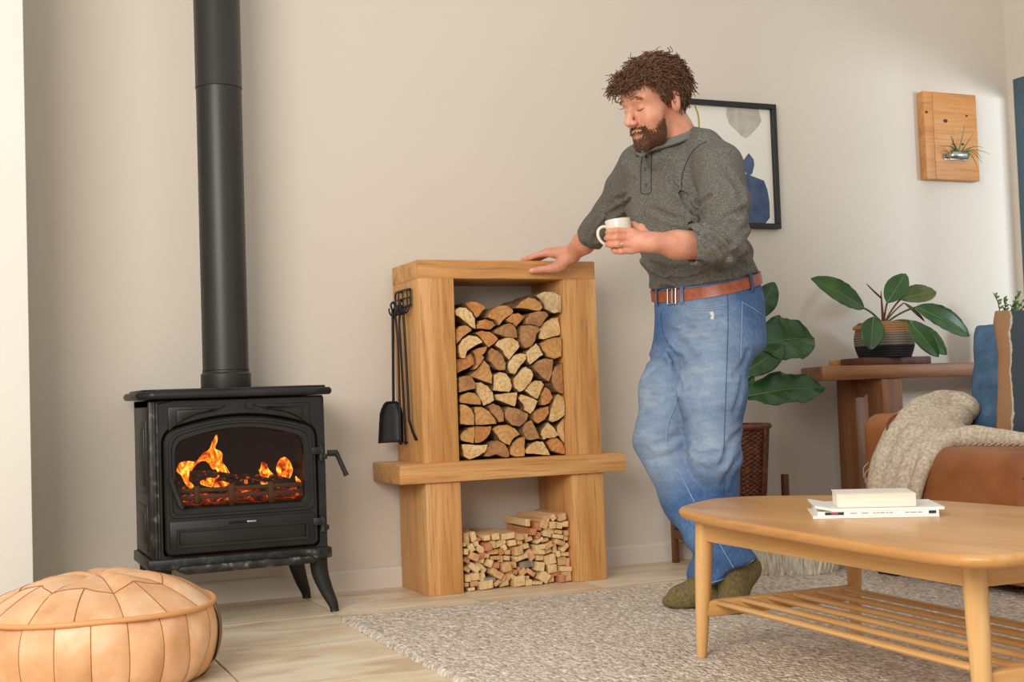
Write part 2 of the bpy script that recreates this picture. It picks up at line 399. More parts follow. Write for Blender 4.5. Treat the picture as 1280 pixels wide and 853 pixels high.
KINDLING=[(671,242,23,22,35),(703,242,32,28,10),(662,215,26,28,0),(691,212,31,25,-8),(717,215,23,22,0),(635,227,30,48,-20),(611,213,26,32,0),(572,229,20,28,0),(586,195,28,26,-10),(656,195,40,18,-15),(693,187,34,16,-12),(724,180,18,22,0),(490,186,60,24,5),(435,190,30,26,5),(399,188,26,20,5),(353,194,24,36,15),(324,189,24,48,0),(310,170,14,14,0),(370,182,30,14,0),(531,182,24,24,0),(557,179,28,20,0),(572,168,34,18,15),(609,179,20,26,-25),(643,182,36,20,-15),(686,171,47,16,-12),(722,161,20,18,0),(457,163,55,24,20),(504,160,32,22,5),(533,161,20,16,0),(635,161,30,14,10),(691,149,43,20,-20),(611,161,36,14,25),(339,155,24,30,25),(364,167,22,20,0),(380,146,35,26,-35),(402,156,26,30,10),(425,160,25,30,0),(314,145,20,22,-10),(426,133,43,17,0),(474,144,24,24,30),(460,130,25,24,25),(487,127,23,18,0),(521,131,36,32,8),(551,144,35,20,10),(612,137,43,20,5),(647,140,38,22,25),(676,126,16,38,5),(711,127,38,18,40),(344,125,40,28,-25),(377,123,35,20,10),(396,123,25,16,-20),(430,112,38,14,0),(457,104,23,24,0),(483,106,26,18,-10),(533,106,56,20,15),(576,110,30,44,35),(605,120,44,18,-5),(649,118,34,18,15),(611,98,30,22,0),(719,103,43,16,-5),(686,106,16,24,0),(654,88,50,38,8),(324,111,28,18,-30),(377,109,28,22,-15),(406,95,24,28,-25),(433,85,32,22,-10),(349,84,44,24,-35),(380,80,24,52,45),(471,76,36,34,10),(506,79,30,26,5),(560,77,58,25,3),(607,66,33,34,-10),(705,76,36,34,0),(731,72,14,32,0),(323,79,30,16,-35),(422,64,24,24,-25),(438,51,35,24,-30),(461,38,20,22,-35),(489,49,30,44,-35),(511,53,18,18,-20),(527,63,12,16,0),(541,50,30,24,30),(574,47,40,18,-35),(623,27,43,40,-35),(659,54,40,32,5),(672,33,44,18,12),(710,50,50,18,-5),(705,32,20,16,0),(320,48,24,26,0),(350,51,36,28,3),(383,45,28,40,15),(410,34,44,18,0),(435,22,28,15,35),(503,36,24,18,-40),(558,29,20,12,0),(314,26,18,16,0),(347,26,32,21,0),(390,15,55,32,5),(469,16,40,36,8),(523,19,46,38,5),(559,11,27,24,0),(592,6,40,12,-5),(651,9,32,22,8),(693,7,24,30,5),(725,19,28,40,5),(333,8,28,12,5)]
FLAMES=[(-0.3,[(-701,491),(-690,515),(-666,522),(-633,519),(-617,541),(-591,556),(-581,578),(-570,599),(-563,605),(-562,584),(-571,559),(-554,550),(-546,537),(-549,516),(-535,495),(-523,467),(-548,475),(-566,492),(-581,489),(-593,510),(-613,520),(-638,504),(-655,476),(-659,456),(-643,439),(-656,429),(-672,449),(-683,474),(-695,485)]),
(-0.34,[(-629,456),(-605,467),(-580,462),(-570,477),(-584,503),(-567,490),(-566,469),(-577,453),(-552,450),(-532,440),(-557,431),(-597,434),(-626,444)]),
(-0.3,[(-434,500),(-422,480),(-415,505),(-400,500),(-392,479),(-375,461),(-367,439),(-385,428),(-419,430),(-421,451),(-424,472)]),
(-0.27,[(-359,489),(-346,513),(-328,517),(-311,499),(-303,473),(-308,452),(-326,431),(-339,428),(-352,450),(-360,471)]),
(-0.31,[(-477,459),(-471,460),(-465,437),(-478,436)]),
(-0.29,[(-300,454),(-279,431),(-296,430)])]
# ------------------------------------------------------------------ the setting
XR = 3.297
fl = tag(MB().box(-3.2, XR+.3, -6.0, .1, -.08, -.0055, 0).build('floor', M['grout']), kind='structure')
fl['label'] = 'beige travertine tiled floor'
T = .495; tile_cache = {}
for i in range(-4, 7):
    for j in range(-1, 7):
        x0, x1 = -.715+i*T, -.715+(i+1)*T; y1, y0 = .015-j*T, .015-(j+1)*T
        x0, x1 = max(x0, -2.9), min(x1, XR); y1 = min(y1, 0.0)
        if x1-x0 < .05 or y1-y0 < .05: continue
        cx, cy = (x0+x1)/2, (y0+y1)/2; hx, hy = (x1-x0)/2-.0028, (y1-y0)/2-.0028
        key = (round(hx, 3), round(hy, 3))
        if key not in tile_cache:
            o = MB().box(-hx, hx, -hy, hy, -.006, 0, .0005, 1).build('tile', M['tile']); tile_cache[key] = o.data
        else:
            o = bpy.data.objects.new('tile', tile_cache[key]); C.objects.link(o)
        o.location = (cx, cy, 0); o.parent = fl
wb = tag(MB().box(-3.2, XR+.12, 0, .12, -.08, 3.0, 0).build('wall_back', M['wall']), kind='structure')
tag(MB().box(-3.2, -1.157, -.52, -.36, -.0, 3.0, .004).build('wall_left', M['white_wall']), 'bright white painted wall end behind the leather pouf', kind='structure')
# right wall with the opening of a glazed door
mb = MB(); D0, D1, DT = -.034, -1.95, 2.13
mb.box(XR, XR+.16, D0, 0, 0, 3.0, 0); mb.box(XR, XR+.16, D1, D0, DT, 3.0, 0); mb.box(XR, XR+.16, -4.2, D1, 0, 3.0, 0)
tag(mb.build('wall_right', M['wall']), kind='structure')
M['blue_paint'] = m_plain('slate_blue_paint', '#456170', .55, var=.08, scale=8, bump=.05)
def m_pane(name, tint, gl):
    s = NT(name); s.t.nodes.remove(s.b); a = s.n('ShaderNodeBsdfTransparent'); a.inputs[0].default_value = srgb(tint); b = s.n('ShaderNodeBsdfGlossy'); b.inputs['Roughness'].default_value = .03
    x = s.n('ShaderNodeMixShader'); x.inputs[0].default_value = gl; s.link(a.outputs[0], x.inputs[1]); s.link(b.outputs[0], x.inputs[2]); s.link(x.outputs[0], s.out.inputs[0]); return s.m
M['glass'] = m_pane('clear_glass', '#f6faf9', .05)
dr = thing('door_1', 'slate blue framed glazed door in the right wall beside the corner', None, (XR+.027, (D0+D1)/2, 0), kind='structure')
for (y0, y1, z0, z1) in ((D0, D0-.10, 0, DT), (D1+.10, D1, 0, DT), (D0-.1, D1+.1, DT-.10, DT), (D0-.1, D1+.1, 0, .22), ((D0+D1)/2+.05, (D0+D1)/2-.05, .22, DT-.1)):
    MB().box(XR+.002, XR+.052, min(y0, y1), max(y0, y1), z0, z1, .004).build('door_frame', M['blue_paint'], dr)
for (y0, y1) in ((D0-.1, (D0+D1)/2+.05), ((D0+D1)/2-.05, D1+.1)):
    MB().box(XR+.025, XR+.029, min(y0, y1), max(y0, y1), .22, DT-.1, 0).build('pane', M['glass'], dr)
prof = [(-.016, 0), (-.016, .068), (-.013, .075), (-.006, .079), (0, .08), (0, 0)]
MBb = MB()
bm_ = [(a, b) for a, b in prof]
tag(MB().prism(bm_, 'x', -1.157, XR, 0).build('baseboard_back', M['trim'], smooth=.4), kind='structure')
# the prism above runs along x with (y, z) profile

# rug
s = NT('wool_loop'); v = s.coord((1, 1, 1)); vo = s.voro(s.coord((1, .8, 1)), 105); f = s.noise(v, 55, 4); g = s.noise(v, 5, 3)
c = s.ramp(s.math('ADD', s.math('MULTIPLY', f, .7), s.math('MULTIPLY', vo.outputs['Color'], .3)), [(.30, '#9a8b78'), (.48, '#c8baa8'), (.68, '#e6dccd')])
c = s.mix(s.math('MULTIPLY', g, .25), c, '#b5a184')
inv = s.math('SUBTRACT', 1.0, vo.outputs['Distance']); s.bump(inv, .9, .006)
M['rug'] = s.fin(c, .95)
RX0, RX1, RY0, RY1 = -.25, 2.05, -3.3, -.63
def rugf(nx, ny):
    xs = np.linspace(RX0, RX1, nx); ys = np.linspace(RY0, RY1, ny); X, Y = np.meshgrid(xs, ys)
    P = np.stack([X.ravel(), Y.ravel(), np.zeros(X.size)], 1)
    n = vnoise(P, 75, 3)*.0028+vnoise(P, 38, 4)*.0014+vnoise(P, 6, 5)*.001
    e = np.minimum(np.minimum(P[:, 0]-RX0, RX1-P[:, 0]), np.minimum(P[:, 1]-RY0, RY1-P[:, 1]))
    P[:, 2] = .004+.0115*np.clip(e/.012, 0, 1)**.5+n*np.clip(e/.006, 0, 1)
    edge = e < 1e-6; P[edge, 2] = .0005
    w_ = np.clip(1-e/.02, 0, 1); P[:, 0] += vnoise(P, 45, 8)*.004*w_; P[:, 1] += vnoise(P, 45, 9)*.004*w_
    idx = np.arange(nx*ny).reshape(ny, nx)
    F = np.stack([idx[:-1, :-1], idx[:-1, 1:], idx[1:, 1:], idx[1:, :-1]], -1).reshape(-1, 4)
    return P, F
P_, F_ = rugf(400, 460)
tag(mesh_obj('rug', P_, F_, M['rug'], smooth=True, loc=((RX0+RX1)/2, (RY0+RY1)/2, 0)), 'thick oatmeal woven wool rug lying on the tiles under the coffee table', 'rug')

# ------------------------------------------------------------------ stove
st = thing('wood_stove', 'black cast iron wood stove with an arched glass door and burning fire', 'stove', (-.515, -.25, 0))
SX0, SX1, SF, SB = -.800, -.226, -.425, -.06
iron = M['iron']
mb = MB()   # shell with open front
mb.box(SX0, SX0+.02, SF+.02, SB, .20, .725, .003); mb.box(SX1-.02, SX1, SF+.02, SB, .20, .725, .003)
mb.box(SX0, SX1, SB-.015, SB, .20, .725, .003); mb.box(SX0, SX1, SF+.02, SB, .20, .225, .003); mb.box(SX0, SX1, SF+.02, SB, .70, .725, .003)
mb.build('body', iron, st)
def arch(x0, x1, z0, zs, zt, n=14, r=.02, m=5):
    """closed outline: bottom corners, right side up to the spring, an arch with rounded shoulders, left side"""
    pts = [(x0+r, z0), (x1-r, z0)]
    for k in range(1, m+1): a = -PI/2+PI/2*k/m; pts.append((x1-r+r*math.cos(a), z0+r+r*math.sin(a)))
    rs = (x1-x0)*.09
    pts.append((x1, zs-rs))
    c = (x0+x1)/2; hw = (x1-x0)/2
    for k in range(1, m+1):
        a = PI/2*k/m*.8; pts.append((x1-rs+rs*math.cos(a), zs-rs+rs*math.sin(a)*1.2))
    xs, zz = pts[-1]
    for k in range(1, n):
        t = 1-2*k/n; x = c+(xs-c)*t; pts.append((x, zz+(zt-zz)*(1-t*t)))
    for k in range(m, 0, -1):
        a = PI/2*k/m*.8; pts.append((x0+rs-rs*math.cos(a), zs-rs+rs*math.sin(a)*1.2))
    pts.append((x0, zs-rs))
    for k in range(0, m): a = PI+PI/2*k/m; pts.append((x0+r+r*math.cos(a), z0+r+r*math.sin(a)))
    return pts
def ringplate(mb, outer, inner, y0, y1, lip=.004):
    """plate with a hole, chamfered towards the viewer (y0 = front)"""
    n = len(outer); oc = np.mean(outer, 0); L = []
    def sh(poly, d, outw):
        p = np.array(poly); c = p.mean(0); q = p-c; l = np.linalg.norm(q, axis=1)[:, None]; return p+q/l*d*outw
    loops = [(sh(inner, 0, 1), y1), (sh(inner, 0, 1), y0+lip), (sh(inner, lip, 1), y0), (sh(outer, lip, -1), y0), (np.array(outer), y0+lip), (np.array(outer), y1)]
    V = []; F = []
    for p, y in loops: V += [(a, y, b) for a, b in p]
    for k in range(len(loops)):
        k2 = (k+1) % len(loops)
        for i in range(n): j = (i+1) % n; F.append((k*n+i, k*n+j, k2*n+j, k2*n+i))
    return mb.add(V, F)
# front frame around the door
zo = arch(-.762, -.256, .222, .628, .672)
fo = [(np.clip(SX0+.03+(a+.762)/(.506)*(SX1-SX0-.036), -9, 9), .205+(b-.222)/.45*.518) for a, b in zo]
def boxloop(loop, x0, x1, z0, z1):
    c = (np.mean([p[0] for p in loop]), (z0+z1)/2); out = []
    for a, b in loop:
        d = np.array([a-c[0], b-c[1]]); t = min(((x1-c[0]) if d[0] > 0 else (c[0]-x0))/max(abs(d[0]), 1e-6), ((z1-c[1]) if d[1] > 0 else (c[1]-z0))/max(abs(d[1]), 1e-6)); out.append((c[0]+d[0]*t, c[1]+d[1]*t))
    return out
mb = MB(); ringplate(mb, boxloop(zo, SX0+.028, SX1-.002, .21, .722), zo, SF, SF+.03, .003); mb.build('front_frame', iron, st)
# fluted corner columns
for sx, xa in ((1, SX0+.013), (-1, SX1-.0)):
    mb = MB(); mb.box(xa-.013, xa+.016 if sx > 0 else xa, SF+.006, SF+.04, .21, .722, .006)
    if sx > 0:
        for q in (0.004, .014): mb.tube([(xa+q, SF+.007, .215), (xa+q, SF+.007, .718)], .004, 8)
    mb.build('corner_column', M['iron_worn'] if sx > 0 else iron, st)
# spandrel relief panels
for sg in (-1, 1):
    cx = -.509; a = lambda t: cx+sg*t
    poly = [(a(.232), .702), (a(.045), .702), (a(.06), .692), (a(.14), .677), (a(.20), .650), (a(.232), .622)]
    if sg > 0: poly = poly[::-1]
    o = MB().prism(poly, 'y', SF-.007, SF+.003, .004).build('relief_panel', iron, st)
    inner = [(cx+sg*(.138+(abs(p[0]-cx)-.138)*.72), .676+(p[1]-.676)*.6) for p in poly]
    MB().prism(inner, 'y', SF-.013, SF+.003, .005).build('relief_field', iron, o)
# side panels
for z0, z1 in ((.42, .66), (.235, .385)):
    o = MB().box(SX0-.004, SX0+.004, -.36, -.11, z0, z1, .003).build('side_panel', iron, st)
    MB().box(SX0-.008, SX0+.002, -.335, -.135, z0+.025, z1-.025, .004).build('side_field', iron, o)
# top plate with rounded edge
pl = [(-.835+.04, SF-.035), (-.205-.05, SF-.035), (-.198, SF+.0), (-.198, -.07), (-.23, -.05), (-.80, -.05), (-.838, -.08), (-.838, SF+.005)]
o = MB().prism(pl, 'z', .727, .752, .011, seg=4).build('top_plate', iron, st)
MB().prism([(x*.94-.031, y*.92-.02) for x, y in pl], 'z', .750, .759, .004).build('top_inset', iron, o)
# base mouldings
o = MB().box(SX0-.012, SX1+.010, SF-.012, SB, .182, .218, .006).build('base', M['iron_worn'], st)
MB().prism([(-.715, .196), (-.30, .196), (-.272, .186), (-.285, .172), (-.70, .168), (-.73, .182)], 'y', SF-.045, SF, .005).build('ash_lip', M['iron_worn'], o)
# door
dd = ringplate(MB(), arch(-.757, -.262, .228, .622, .664), arch(-.718, -.304, .376, .590, .624), SF-.014, SF+.012, .006).build('door', iron, st)
ringplate(MB(), arch(-.745, -.274, .345, .612, .652), arch(-.733, -.286, .357, .604, .641), SF-.019, SF-.012, .003).build('door_bead', iron, dd)
o = MB().box(-.745, -.276, SF-.020, SF-.010, .232, .336, .003).build('ash_panel', iron, dd)
ring = lambda x0, x1, z0, z1: [(x0, z0), (x1, z0), (x1, z1), (x0, z1)]
ringplate(MB(), ring(-.724, -.298, .252, .311), ring(-.716, -.306, .260, .303), SF-.027, SF-.018, .0015).build('panel_bead', iron, dd)
MB().box(-.560, -.464, SF-.0225, SF-.018, .317, .327, .002).build('air_slot', M['soot'], dd)
MB().box(-.50, -.47, SF-.0235, SF-.02, .319, .325, .001).build('air_slide', M['steel'], dd)
M['stove_glass'] = m_pane('stove_glass', '#efe0d0', .014)
ap = arch(-.722, -.300, .372, .593, .627); MB().prism(ap, 'y', SF+.004, SF+.008, 0).build('glass_pane', M['stove_glass'], dd)
for z in (.532, .297):
    h = MB().tube([(-.246, SF-.014, z-.026), (-.246, SF-.014, z+.024)], .010, 12); h.box(-.280, -.246, SF-.024, SF-.012, z-.005, z+.020, .003); h.box(-.246, -.226, SF-.02, SF-.008, z-.022, z-.004, .003)
    h.build('hinge', M['iron_worn'], st)
mb = MB(); mb.tube([(-.222, SF-.008, .529), (-.190, SF-.012, .529)], .011, 10); mb.tube(spline([(-.196, SF-.012, .533), (-.188, SF-.016, .515), (-.165, SF-.03, .452)], 4), [.009]*4+[.008]*4+[.0095], 10)
mb.build('side_handle', iron, st)
mb = MB(); mb.tube([(-.740, SF-.012, .470), (-.740, SF-.035, .470)], .008, 10); mb.tube([(-.741, SF-.032, .474), (-.728, SF-.038, .43), (-.708, SF-.04, .378)], [.0075, .008, .0085], 10)
mb.build('door_handle', M['iron_worn'], dd)
MB().tube([(-.481, SF-.012, .700), (-.481, SF-.002, .700)], .011, 14).build('damper_knob', iron, st)
# legs
def leg(x, y, sx, sy, full=True):
    P = [(x, y, .19), (x+.004*sx, y+.003*sy, .13), (x+.022*sx, y+.014*sy, .07), (x+.040*sx, y+.026*sy, .025), (x+.044*sx, y+.028*sy, 0)]
    return MB().tube(spline(P, 5), [float(q) for q in np.interp(np.linspace(0, 1, 21), (0, .25, .5, .75, .93, 1), (.032, .029, .023, .017, .0145, .017))], 12, flat=.8).build('leg', iron, st)
leg(SX0+.035, SF+.035, -1, -1); leg(SX1-.027, SF+.035, 1, -1); leg(SX0+.035, SB-.035, -1, 1); leg(SX1-.035, SB-.045, 1, 1)
# firebox
mb = MB(); mb.box(-.76, -.26, -.115, -.10, .34, .70, 0); mb.build('firebox_back', M['firebrick'], st)
for x in (-.765, -.27): MB().box(x, x+.012, SF+.02, -.10, .34, .70, 0).build('firebox_side', M['firebrick'], st)
s = NT('embers'); v = s.coord(); f = s.noise(v, 45, 4)
s.link(s.ramp(f, [(.42, '#0a0503'), (.58, '#7a1602'), (.7, '#ff7a14')]), s.b.inputs['Emission Color']); s.b.inputs['Emission Strength'].default_value = 1.6
M['ember'] = s.fin('#120c09', .9)
def emb(u, v_):
    x, y = -.74+.46*u, -.39+.27*v_; p = np.array([[x, y, 0]])
    return (x, y, .385+.018*float(vnoise(p, 22, 3)[0])+.02*v_)
MB().grid(emb, 40, 22).build('ember_bed', M['ember'], st)
g = MB()
for z in (.428, .405, .382): g.box(-.73, -.29, SF+.045, SF+.053, z-.0065, z+.0065, .002)
go = g.build('grate', M['grate'], st)
for x in (-.648, -.535, -.405): MB().box(x-.009, x+.009, SF+.038, SF+.056, .372, .442, .003).build('grate_upright', M['grate'], go)
# charred logs in the fire
s = NT('char'); v = s.coord(); f = s.noise(v, 60, 4); s.bump(s.voro(v, 55).outputs['Distance'], .6, .006)
s.link(s.ramp(f, [(.6, '#000000'), (.72, '#ff6a10')]), s.b.inputs['Emission Color']); s.b.inputs['Emission Strength'].default_value = 1.0
M['char'] = s.fin(s.ramp(f, [(.3, '#100c0a'), (.6, '#3a2a20')]), .9)
for (p, r) in (([(-.655, -.33, .47), (-.60, -.32, .468), (-.50, -.29, .445), (-.42, -.26, .425)], .026), ([(-.72, -.20, .42), (-.55, -.22, .44), (-.33, -.21, .43)], .034), ([(-.57, -.35, .478), (-.50, -.33, .462), (-.43, -.33, .448), (-.40, -.32, .444)], .008), ([(-.47, -.25, .44), (-.40, -.30, .45), (-.33, -.33, .43)], .02)):
    tag(MB().tube(spline(p, 4), r, 10, flat=.8).build('burning_log', M['char']), None, 'log', 'burning logs in the stove')
BL = [o for o in bpy.data.objects if o.name.startswith('burning_log')]
for o, l in zip(BL, ('thick charred log at the left of the stove fire', 'charred log lying across the back of the firebox', 'thin charred branch sticking up in the stove fire', 'charred log end under the right flames in the stove')):
    o['label'] = l; tag(o)
def polysd(px, pz, poly):
    P = np.array(poly, np.float32); d = np.full(px.shape, 1e9, np.float32); sgn = np.ones(px.shape, np.float32)
    n = len(P); j = n-1
    for i in range(n):
        e = P[j]-P[i]; wx = px-P[i, 0]; wz = pz-P[i, 1]; t = np.clip((wx*e[0]+wz*e[1])/float(e@e), 0, 1)
        d = np.minimum(d, (wx-e[0]*t)**2+(wz-e[1]*t)**2)
        c1 = pz >= P[i, 1]; c2 = pz < P[j, 1]; c3 = e[0]*wz > e[1]*wx
        al = c1 & c2 & c3; no = (~c1) & (~c2) & (~c3); sgn = np.where(al | no, -sgn, sgn); j = i
    return sgn*np.sqrt(d)
s = NT('flame'); s.t.nodes.remove(s.b)
v = s.rnd(s.coord((1, .6, .55)), 3); f = s.noise(v, 26, 4, .6, 2.2); f3 = s.noise(s.rnd(s.coord((1, .6, .45)), 5), 34, 2, .5, 2.5)
em = s.n('ShaderNodeEmission'); s.link(s.ramp(f, [(.25, '#7c1400'), (.42, '#e24a06'), (.54, '#ff8a1c'), (.66, '#ffd25a'), (.78, '#fff1b0')]), em.inputs[0])
s.link(s.math('ADD', s.math('MULTIPLY', s.ramp(f, [(.4, (0, 0, 0, 1)), (.75, (1, 1, 1, 1))]), 5.0), .6), em.inputs[1])
tr = s.n('ShaderNodeBsdfTransparent'); mx = s.n('ShaderNodeMixShader')
s.link(s.ramp(f3, [(.33, (.10, .10, .10, 1)), (.58, (.95, .95, .95, 1))]), mx.inputs[0]); s.link(tr.outputs[0], mx.inputs[1]); s.link(em.outputs[0], mx.inputs[2]); s.link(mx.outputs[0], s.out.inputs[0])
M['flame'] = s.m
for k, (y, poly) in enumerate(FLAMES):
    P = [(a/1000, b/1000) for a, b in poly]
    sp = spline([(a, 0, b) for a, b in P+P[:1]], 3); P = [(q.x, q.z) for q in sp[:-1]]
    A = np.array(P); lo = (A[:, 0].min()-.01, y-.03, A[:, 1].min()-.01); hi = (A[:, 0].max()+.01, y+.03, A[:, 1].max()+.01)
    fn = lambda p, P=P, y=y: polysd(p[:, 0], p[:, 2], P)+((p[:, 1]-y)**2)/.02
    V, F = nets(fn, lo, hi, .0032, 4, 6)
    mesh_obj('flame', V, F, M['flame'], st, smooth=True)
# flue pipe
fp = thing('flue_pipe', 'tall black round flue pipe rising from the stove top', 'flue pipe', (-.522, -.25, .757))
PR = .078; cx, cy = -.519, -.25
MB().lathe([(PR+.005, 0), (PR+.006, .003), (PR+.006, .05), (PR+.003, .054), (PR, .056), (PR, .062), (PR+.0025, .064)], (cx, cy, .757), 48).build('collar', M['pipe'], fp)
MB().lathe([(PR-.001, .05), (PR-.001, 1.028), (PR-.003, 1.030)], (cx, cy, .757), 48).build('lower_section', M['pipe'], fp)
MB().lathe([(PR+.0005, 1.029), (PR+.0015, 1.031), (PR+.0005, 1.034), (PR+.0005, 2.2)], (cx, cy, .757), 48).build('upper_section', M['pipe'], fp)

# ------------------------------------------------------------------ firewood store
X0, X1, YB, HT = .161, .873, -.017, 1.2
fs = thing('firewood_store', 'chunky oak firewood store with a wide middle shelf', 'firewood rack', ((X0+X1)/2, -.16, 0))
MB().box(X0, X1, YB-.292, YB, 1.132, 1.2, .003).build('top_beam', M['oakX'], fs)
MB().box(.062, .962, YB-.318, YB, .401, .471, .003).build('shelf', M['oakX'], fs)
for a, b in ((X0, X0+.136), (X1-.136, X1)):
    MB().box(a, b, YB-.294, YB, .4705, 1.1325, .003).build('upper_post', M['oakZ'], fs)
    MB().box(a+.001, b-.002, YB-.302, YB, 0, .4015, .003).build('lower_post', M['oakZ'], fs)
# split logs
TONE = {'p': ('#ecd09d', '#e2bd84', '#c9985a'), 't': ('#d9ab70', '#cb9455', '#b57c40'), 'o': ('#d79a5d', '#c98548', '#a96731'), 'b': ('#c69763', '#b07d4d', '#8c5f39'), 'w': ('#e2cfa6', '#d8bd8e', '#a88a5f')}
def m_log(t, cols):
    s = NT('cut_wood_'+t); v = s.coord(); f = s.noise(s.rnd(v, 9), 18, 4, .6)
    sx = s.n('ShaderNodeSeparateXYZ'); s.link(v, sx.inputs[0]); r = s.math('SQRT', s.math('ADD', s.math('POWER', sx.outputs[0], 2), s.math('POWER', sx.outputs[2], 2)))
    r = s.math('ADD', s.math('MULTIPLY', r, 320), s.math('MULTIPLY', f, 7)); ri = s.math('SINE', r)
    c = s.ramp(f, [(.3, cols[2]), (.5, cols[1]), (.7, cols[0])])
    c = s.mix(s.ramp(ri, [(.5, (0, 0, 0, 1)), (1.0, (.62, .62, .62, 1))]), c, cols[2])
    g = s.noise(s.rnd(v, 3), 120, 3); c = s.mix(s.ramp(g, [(.33, (.55, .55, .55, 1)), (.47, (0, 0, 0, 1))]), c, '#8a5a30')
    g3 = s.noise(s.rnd(s.coord((1, 1, 6)), 5), 22, 4, .6, 1.0); c = s.mix(s.ramp(g3, [(.60, (0, 0, 0, 1)), (.70, (.5, .5, .5, 1))]), c, cols[2])
    i = s.n('ShaderNodeObjectInfo'); c = s.mix(s.math('MULTIPLY', i.outputs['Random'], .25), c, cols[1])
    s.bump(g, .4, .002); return s.fin(c, .75)
for t, cs_ in TONE.items(): M['log_'+t] = m_log(t, cs_)
s = NT('bark'); v = s.rnd(s.coord((1, .25, 1)), 8); f = s.noise(v, 60, 5); s.bump(f, .7, .006)
M['bark'] = s.fin(s.ramp(f, [(.3, '#4b3423'), (.55, '#8a6441'), (.75, '#b98f60')]), .9)
ORD = lambda n: ['first', 'second', 'third', 'fourth', 'fifth', 'sixth', 'seventh', 'eighth', 'ninth', 'tenth', 'eleventh', 'twelfth', 'thirteenth', 'fourteenth', 'fifteenth', 'sixteenth'][n]
logs = []
for (t, poly) in LOGS:
    A = np.array(poly)/1000.; A[:, 1] = np.maximum(A[:, 1], .474); A[:, 0] = np.clip(A[:, 0], X0+.140, X1-.140)
    c = A.mean(0); A = c+(A-c)*.985; A[:, 1] = np.maximum(A[:, 1], .474); A[:, 0] = np.clip(A[:, 0], X0+.1375, X1-.1375)
    # densify with a slightly ragged outline
    D = []
    for i in range(len(A)):
        p, q = A[i], A[(i+1) % len(A)]
        D.append(p); m_ = (p+q)/2; D.append(m_+(RNG.random(2)-.5)*.004)
    D = np.array(D); D[:, 1] = np.maximum(D[:, 1], .4735); D[:, 0] = np.clip(D[:, 0], X0+.1375, X1-.1375)
    logs.append((t, D, c))
def rows(items, zs, band):
    """number things row by row from the bottom, left to right inside a row"""
    order = sorted(range(len(items)), key=lambda i: zs[i][1]); row = {}; r = 0; cur = []
    out = {}
    while order:
        z0 = zs[order[0]][1]; cur = [i for i in order if zs[i][1] < z0+band]; order = [i for i in order if i not in cur]
        cur.sort(key=lambda i: zs[i][0])
        for k, i in enumerate(cur): out[i] = (r, k, len(cur))
        r += 1
    return out
RW = rows(logs, [l[2] for l in logs], .062); WORD = {'p': 'pale', 't': 'tan', 'o': 'orange-brown', 'b': 'dark brown', 'w': 'whitish barked'}
for i, (t, D, c) in enumerate(logs):
    yf = -.30+RNG.random()*.022; n = len(D); yb = -.045-RNG.random()*.02
    pith = c+(RNG.random(2)-.5)*.05
    ins = c+(D-c)*.965; bk = c+(D-c)*.94+np.array([(RNG.random()-.5)*.006, 0]); bk[:, 1] = np.maximum(bk[:, 1], .4735); bk[:, 0] = np.clip(bk[:, 0], X0+.1375, X1-.1375)
    V = [(a, yf+(RNG.random()-.5)*.002, b) for a, b in ins]+[(a, yf+.004, b) for a, b in D]+[(a, yb, b) for a, b in bk]
    V.append((c[0], yf-.001, c[1]))
    F = [(3*n, k, (k+1) % n) for k in range(n)]; mi = [0]*n
    for q in (0, 1):
        F += [(q*n+k, (q+1)*n+k, (q+1)*n+(k+1) % n, q*n+(k+1) % n) for k in range(n)]; mi += [q]*n
    F.append(tuple(2*n+k for k in range(n))[::-1]); mi.append(1)
    o = mesh_obj('firewood_log', V, F, [M['log_'+t], M['bark']], loc=(pith[0], yf, pith[1]), auto=.7)
    o.data.polygons.foreach_set('material_index', mi)
    r, k, m_ = RW[i]
    w_, h_ = D.max(0)-D.min(0); shp = 'upright' if h_ > 1.3*w_ else ('flat' if w_ > 1.45*h_ else 'chunky')
    side = 'leftmost' if k == 0 else ('rightmost' if k == m_-1 else ORD(k)+' from the left')
    tag(o, '%s %s split log, %s in %s of the stack' % (WORD[t], shp, side, 'bottom row' if r == 0 else ORD(r)+' row'), 'log', 'split logs stacked above the shelf')
